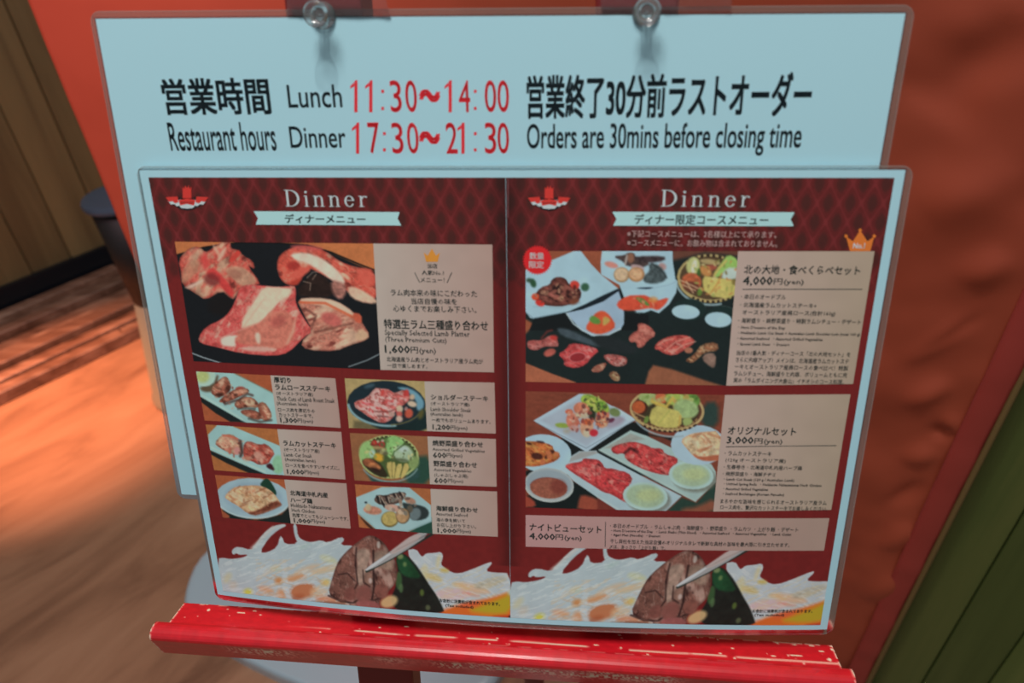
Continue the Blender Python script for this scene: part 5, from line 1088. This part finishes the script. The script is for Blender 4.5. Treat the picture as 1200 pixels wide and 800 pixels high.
for a in (
 ('当店', 501, 512.5, 308.5, 314), ('人氣No.1', 494.5, 520, 316.3, 322), ('メニュー！', 493, 521, 325, 330.3),
 ('ラム肉本来の味にこだわった', 458, 559, 338.5, 346.3), ('当店自慢の味を', 482, 535.5, 348.8, 356), ('心ゆくまでお楽しみ下さい。', 461, 558.5, 357, 364.8),
 ('特選生ラム三種盛り合わせ', 450, 572, 373.3, 384.6, .014), ('Specially Selected Lamb Platter', 451, 550.5, 385.7, 394), ('(Three Premium Cuts)', 451.5, 523.5, 394.3, 401.5), ('1,600', 451, 480.5, 403.8, 414.3, .016), (Y, 481.5, 511, 406, 414.8),
 ('北海道産ラム肉とオーストラリア産ラム肉が', 453, 566, 417.3, 423.3), ('一皿で楽しめます。', 454, 501, 425, 430.5),
 ('厚切り', 321, 341, 441.3, 448, .02), ('ラムロースステーキ', 322.5, 387, 449.8, 456.3, .02), ('(オーストラリア産)', 324, 367, 458, 463), ('Thick Cuts of Lamb Roast Steak', 324.5, 392, 464, 469), ('(Australian lamb)', 324.5, 361, 470, 475), ('ロース肉を厚切りの', 326, 369, 477, 481.8), ('カットステーキで。', 327, 367, 483, 488), ('1,300', 328.5, 348.5, 488.6, 495.4, .02), (Y, 349, 367, 490, 495.4),
 ('ラムカットステーキ', 332, 393.5, 515.5, 521.8, .02), ('(オーストラリア産)', 333, 374.5, 523.8, 528.8), ('Lamb Cut Steak', 333, 365.5, 530, 534), ('(Australian lamb)', 334, 370, 535.8, 540.5), ('ロースを食べやすいサイズに。', 335, 397.5, 542, 546.8), ('1,000', 336.5, 356.5, 549, 555.3, .02), (Y, 357, 374, 550.2, 555.5),
 ('北海道中札内産', 340, 384, 573.8, 580, .02), ('ハーブ鶏', 340.5, 366, 582, 588, .02), ('Hokkaido Nakasatsunai', 341, 388, 589, 593.5), ('Herb Chicken', 342, 369, 595, 599), ('肉厚でとってもジューシーです。', 343, 408, 600.5, 605.3), ('1,000', 344.5, 364, 606.4, 612.3, .02), (Y, 364.5, 381, 607.6, 612.5),
 ('ショルダーステーキ', 505, 572, 461.3, 468, .014), ('(オーストラリア産)', 505, 550.5, 470, 475), ('Lamb Shoulder Steak', 504.7, 552, 476.5, 481), ('(Australian lamb)', 504.5, 542.5, 482.5, 487.5), ('一枚でもボリュームあります。', 506, 575, 489, 494), ('1,200', 507, 527.5, 496.6, 503.6, .02), (Y, 528, 548, 498, 503.8),
 ('焼野菜盛り合わせ', 507, 566, 515, 521.8, .018), ('Assorted Grilled Vegetables', 507, 568, 524, 528.5), ('600', 507.5, 523, 529.3, 535.8, .014), (Y, 523.5, 542, 530.5, 536), ('野菜盛り合わせ', 508, 559, 539, 545.8, .018), ('Assorted Vegetables', 508.5, 552.5, 548, 552.3), ('(しゃぶしゃぶ用)', 509, 548.5, 553.8, 558.8), ('600', 509, 524.3, 559.3, 565.3, .014), (Y, 525, 543, 560.5, 565.5),
 ('海鮮盛り合わせ', 511, 560, 591.8, 598, .02), ('Assorted Seafood', 511, 548, 599.5, 603.3), ('海の幸を焼いて', 511.5, 545, 606, 610.5), ('お召し上がり下さい。', 512, 558, 612, 616.5), ('1,000', 512.8, 535, 618, 624, .016), (Y, 535.5, 552, 619.2, 624.2),
 ('北の大地・食べくらべセット', 872, 1008, 310, 320.6, .012), ('4,000', 870.5, 905.5, 323.3, 335, .016), (Y, 906.5, 942, 326, 334.3),
 ('・本日のオードブル', 868, 921, 344, 350.2), ('・北海道産ラムカットステーキ+', 867, 957, 353.8, 359.8), ('オーストラリア産肩ロース(合計160g)', 870, 979, 362.5, 369.3), ('・海鮮盛り・焼野菜盛り・特製ラムシチュー・デザート', 865, 1009, 372, 378),
 ("・Hors D'oeuvre of the Day", 865, 920, 381.3, 385.8, .015), ('・Hokkaido Lamb Cut Steak + Australian Lamb Shoulder Loin (total 160 g)', 865, 1008, 387.8, 392, .015), ('・Assorted Seafood  ・Assorted Grilled Vegetables', 864, 964, 394.3, 398.6, .015), ('・Special Lamb Stew  ・Dessert', 864, 925, 401, 405, .015),
 ('当店の1番人気・ディナーコース「北の大地セット」を', 863, 997, 410, 415.8), ('さらに内容アップ！メインは、北海道産ラムカットステ', 862, 995, 418, 424), ('ーキとオーストラリア産肩ロースの食べ比べ！特製', 861, 994, 426, 432), ('ラムシチュー、海鮮盛りと内容、ボリュームともに充', 860, 993, 434, 440), ('実の「ラムダイニング大倉山」イチオシのコース料理。', 859.5, 989, 442, 448),
 ('オリジナルセット', 853, 933, 499.3, 508.7, .014), ('3,000', 851.5, 883, 510.8, 520.3, .016), (Y, 884, 917, 513, 520.5),
 ('・ラムカットステーキ', 849, 904, 527.8, 533.3), ('(120g オーストラリア産)', 850, 921, 535.8, 541.3), ('・生春巻き・北海道中札内産ハーブ鶏', 848, 940, 543.8, 549), ('・焼野菜盛り・海鮮チヂミ', 847, 909, 552, 557),
 ('・Lamb Cut Steak (120 g / Australian Lamb)', 848, 931, 559.3, 563.3, .015), ('・Unfried Spring Rolls  ・Hokkaido Nakasatsunai Herb Chicken', 848, 963, 564.8, 568.8, .015), ('・Assorted Grilled Vegetables', 847.5, 900, 570.6, 574.6, .015), ('・Seafood Buchimgae (Korean Pancake)', 847, 919, 576.3, 580.3, .015),
 ('まろやかな旨味を感じられるオーストラリア産ラム', 844, 969, 584, 589.3), ('ロース肉を、贅沢なカットステーキでお楽しみください。', 844, 970, 591, 596.3),
 ('ナイトビューセット', 620.5, 705, 612.3, 621.3, .014), ('4,000', 620.3, 650.5, 623.6, 632, .016), (Y, 651, 682, 625.5, 633),
 ('・本日のオードブル ・ラムしゃぶ肉 ・海鮮盛り ・野菜盛り ・ラムカツ ・上がり麺 ・デザート', 715, 936, 612.6, 618), ("・Hors D'oeuvre of the Day  ・Lamb Shabu (Thin Sliced)  ・Assorted Seafood  ・Assorted Vegetables  ・Lamb Cutlet", 716, 928, 619.3, 623.3, .015), ('・Agari Men (Noodle)  ・Dessert', 716, 774, 624.4, 628.3, .015),
 ('干し貝柱を加えた当店自慢のオリジナルタレで新鮮な具材の旨味を最大限に引き立たせます。', 715, 926, 630.8, 636), ('〆は、あっさり「上がり麺」で。', 714.5, 780, 637.5, 642.3),
 ('お会計に消費税が含まれております。', 515, 586, 700.5, 704.8, .015), ('(Tax included)', 522, 555, 707, 711, .012), ('お会計に消費税が含まれております。', 881.5, 952, 713.3, 717.3, .015), ('(Tax included)', 884, 919, 718.5, 722, .012)):
    t(a[0], a[1], a[2], a[3], a[4], bold=(a[5] * 0.8 if len(a) > 5 else 0.004), mincho=0.006, res=1)
def rule(x0, y0, x1, y1, w=0.8):
    dx, dy = x1 - x0, y1 - y0; L = math.hypot(dx, dy); nx, ny = -dy / L * w / 2, dx / L * w / 2
    K = Lettering(MT); K.shape([(x0 + nx, y0 + ny), (x1 + nx, y1 + ny), (x1 - nx, y1 - ny), (x0 - nx, y0 - ny)]); K.build('rule_line', M_dark, menu)
rule(486, 319, 492, 331); rule(529.5, 319, 524, 331); rule(870, 338.6, 1010, 338.6); rule(850.5, 523, 980, 521.6); rule(709.6, 611, 709.2, 640)
K = Lettering(Map(H3)); K.shape([(594.9, 209), (594.9, 255), (595.8, 255), (595.8, 209)]); K.build('fold_line', material('fold_grey', ink((116, 70, 72)), .4), menu)

# ================================================================== PUSH PINS and TAPE
nrm = sheet(0, 0, 1, False) - sheet(0, 0, 0, False); nrm /= np.linalg.norm(nrm)
for (px_, py_, lab) in ((378.5, 18, 'clear plastic push pin at the left of the sign top'), (757, 15, 'clear plastic push pin at the right of the sign top')):
    u_, v_ = unpix(px_, py_, h_up, False); P0 = sheet(u_, v_, h_up + 0.1, False)
    pin = ent('push_pin', P0, lab, 'push pin', 'clear push pins along the top of the opening hours sign')
    mm = 0.001
    V, F = lathe([(6.6 * mm, 0.1 * mm), (6.9 * mm, 0.7 * mm), (6.6 * mm, 1.6 * mm), (3.6 * mm, 2.4 * mm), (2.9 * mm, 4 * mm), (3.0 * mm, 7 * mm), (4.2 * mm, 9 * mm), (6.0 * mm, 10 * mm), (6.6 * mm, 10.8 * mm), (6.4 * mm, 12.0 * mm), (4.8 * mm, 12.2 * mm), (4.2 * mm, 11.4 * mm), (2 * mm, 11.0 * mm)], P0, 48, axis=nrm)
    meshobj('handle', V, F, M_clear, pin, smooth=True)
    V, F = lathe([(0.55 * mm, -9 * mm), (0.6 * mm, -8 * mm), (0.6 * mm, 6 * mm), (0.2 * mm, 6.2 * mm)], P0, 12, axis=nrm)
    meshobj('steel_needle', V, F, M_steel, pin, smooth=True)
def tape(pts, label):
    uv = [unpix(a, b, -2.5, False) for a, b in pts]
    # wrinkled strip
    q = np.array([(float(a), float(b)) for a, b in uv]); s_, t_ = np.meshgrid(np.linspace(0, 1, 60), np.linspace(0, 1, 12))
    bl = lambda c: c[0] * (1 - s_) * (1 - t_) + c[1] * s_ * (1 - t_) + c[2] * s_ * t_ + c[3] * (1 - s_) * t_
    U = bl(q[:, 0]); V_ = bl(q[:, 1]); H = -2.2 + 0.9 * (fbm(U * 1.0 + V_ * .7, V_, 6, 2) - 0.3)
    o = meshobj('clear_tape', sheet(U.ravel(), V_.ravel(), H.ravel(), False), gridfaces(12, 60), M_tape); o['label'] = label; o['category'] = 'tape'; o['group'] = 'clear tape on the sign top'
    m = o.modifiers.new('thick', 'SOLIDIFY'); m.thickness = 0.0001; m.offset = 1
tape([(336, -8), (450, -8), (458, 19), (337, 18)], 'wrinkled clear tape over the sign edge beside the left push pin')
tape([(703, -8), (858, -8), (857, 13), (705, 12)], 'clear tape strip over the sign edge beside the right push pin')
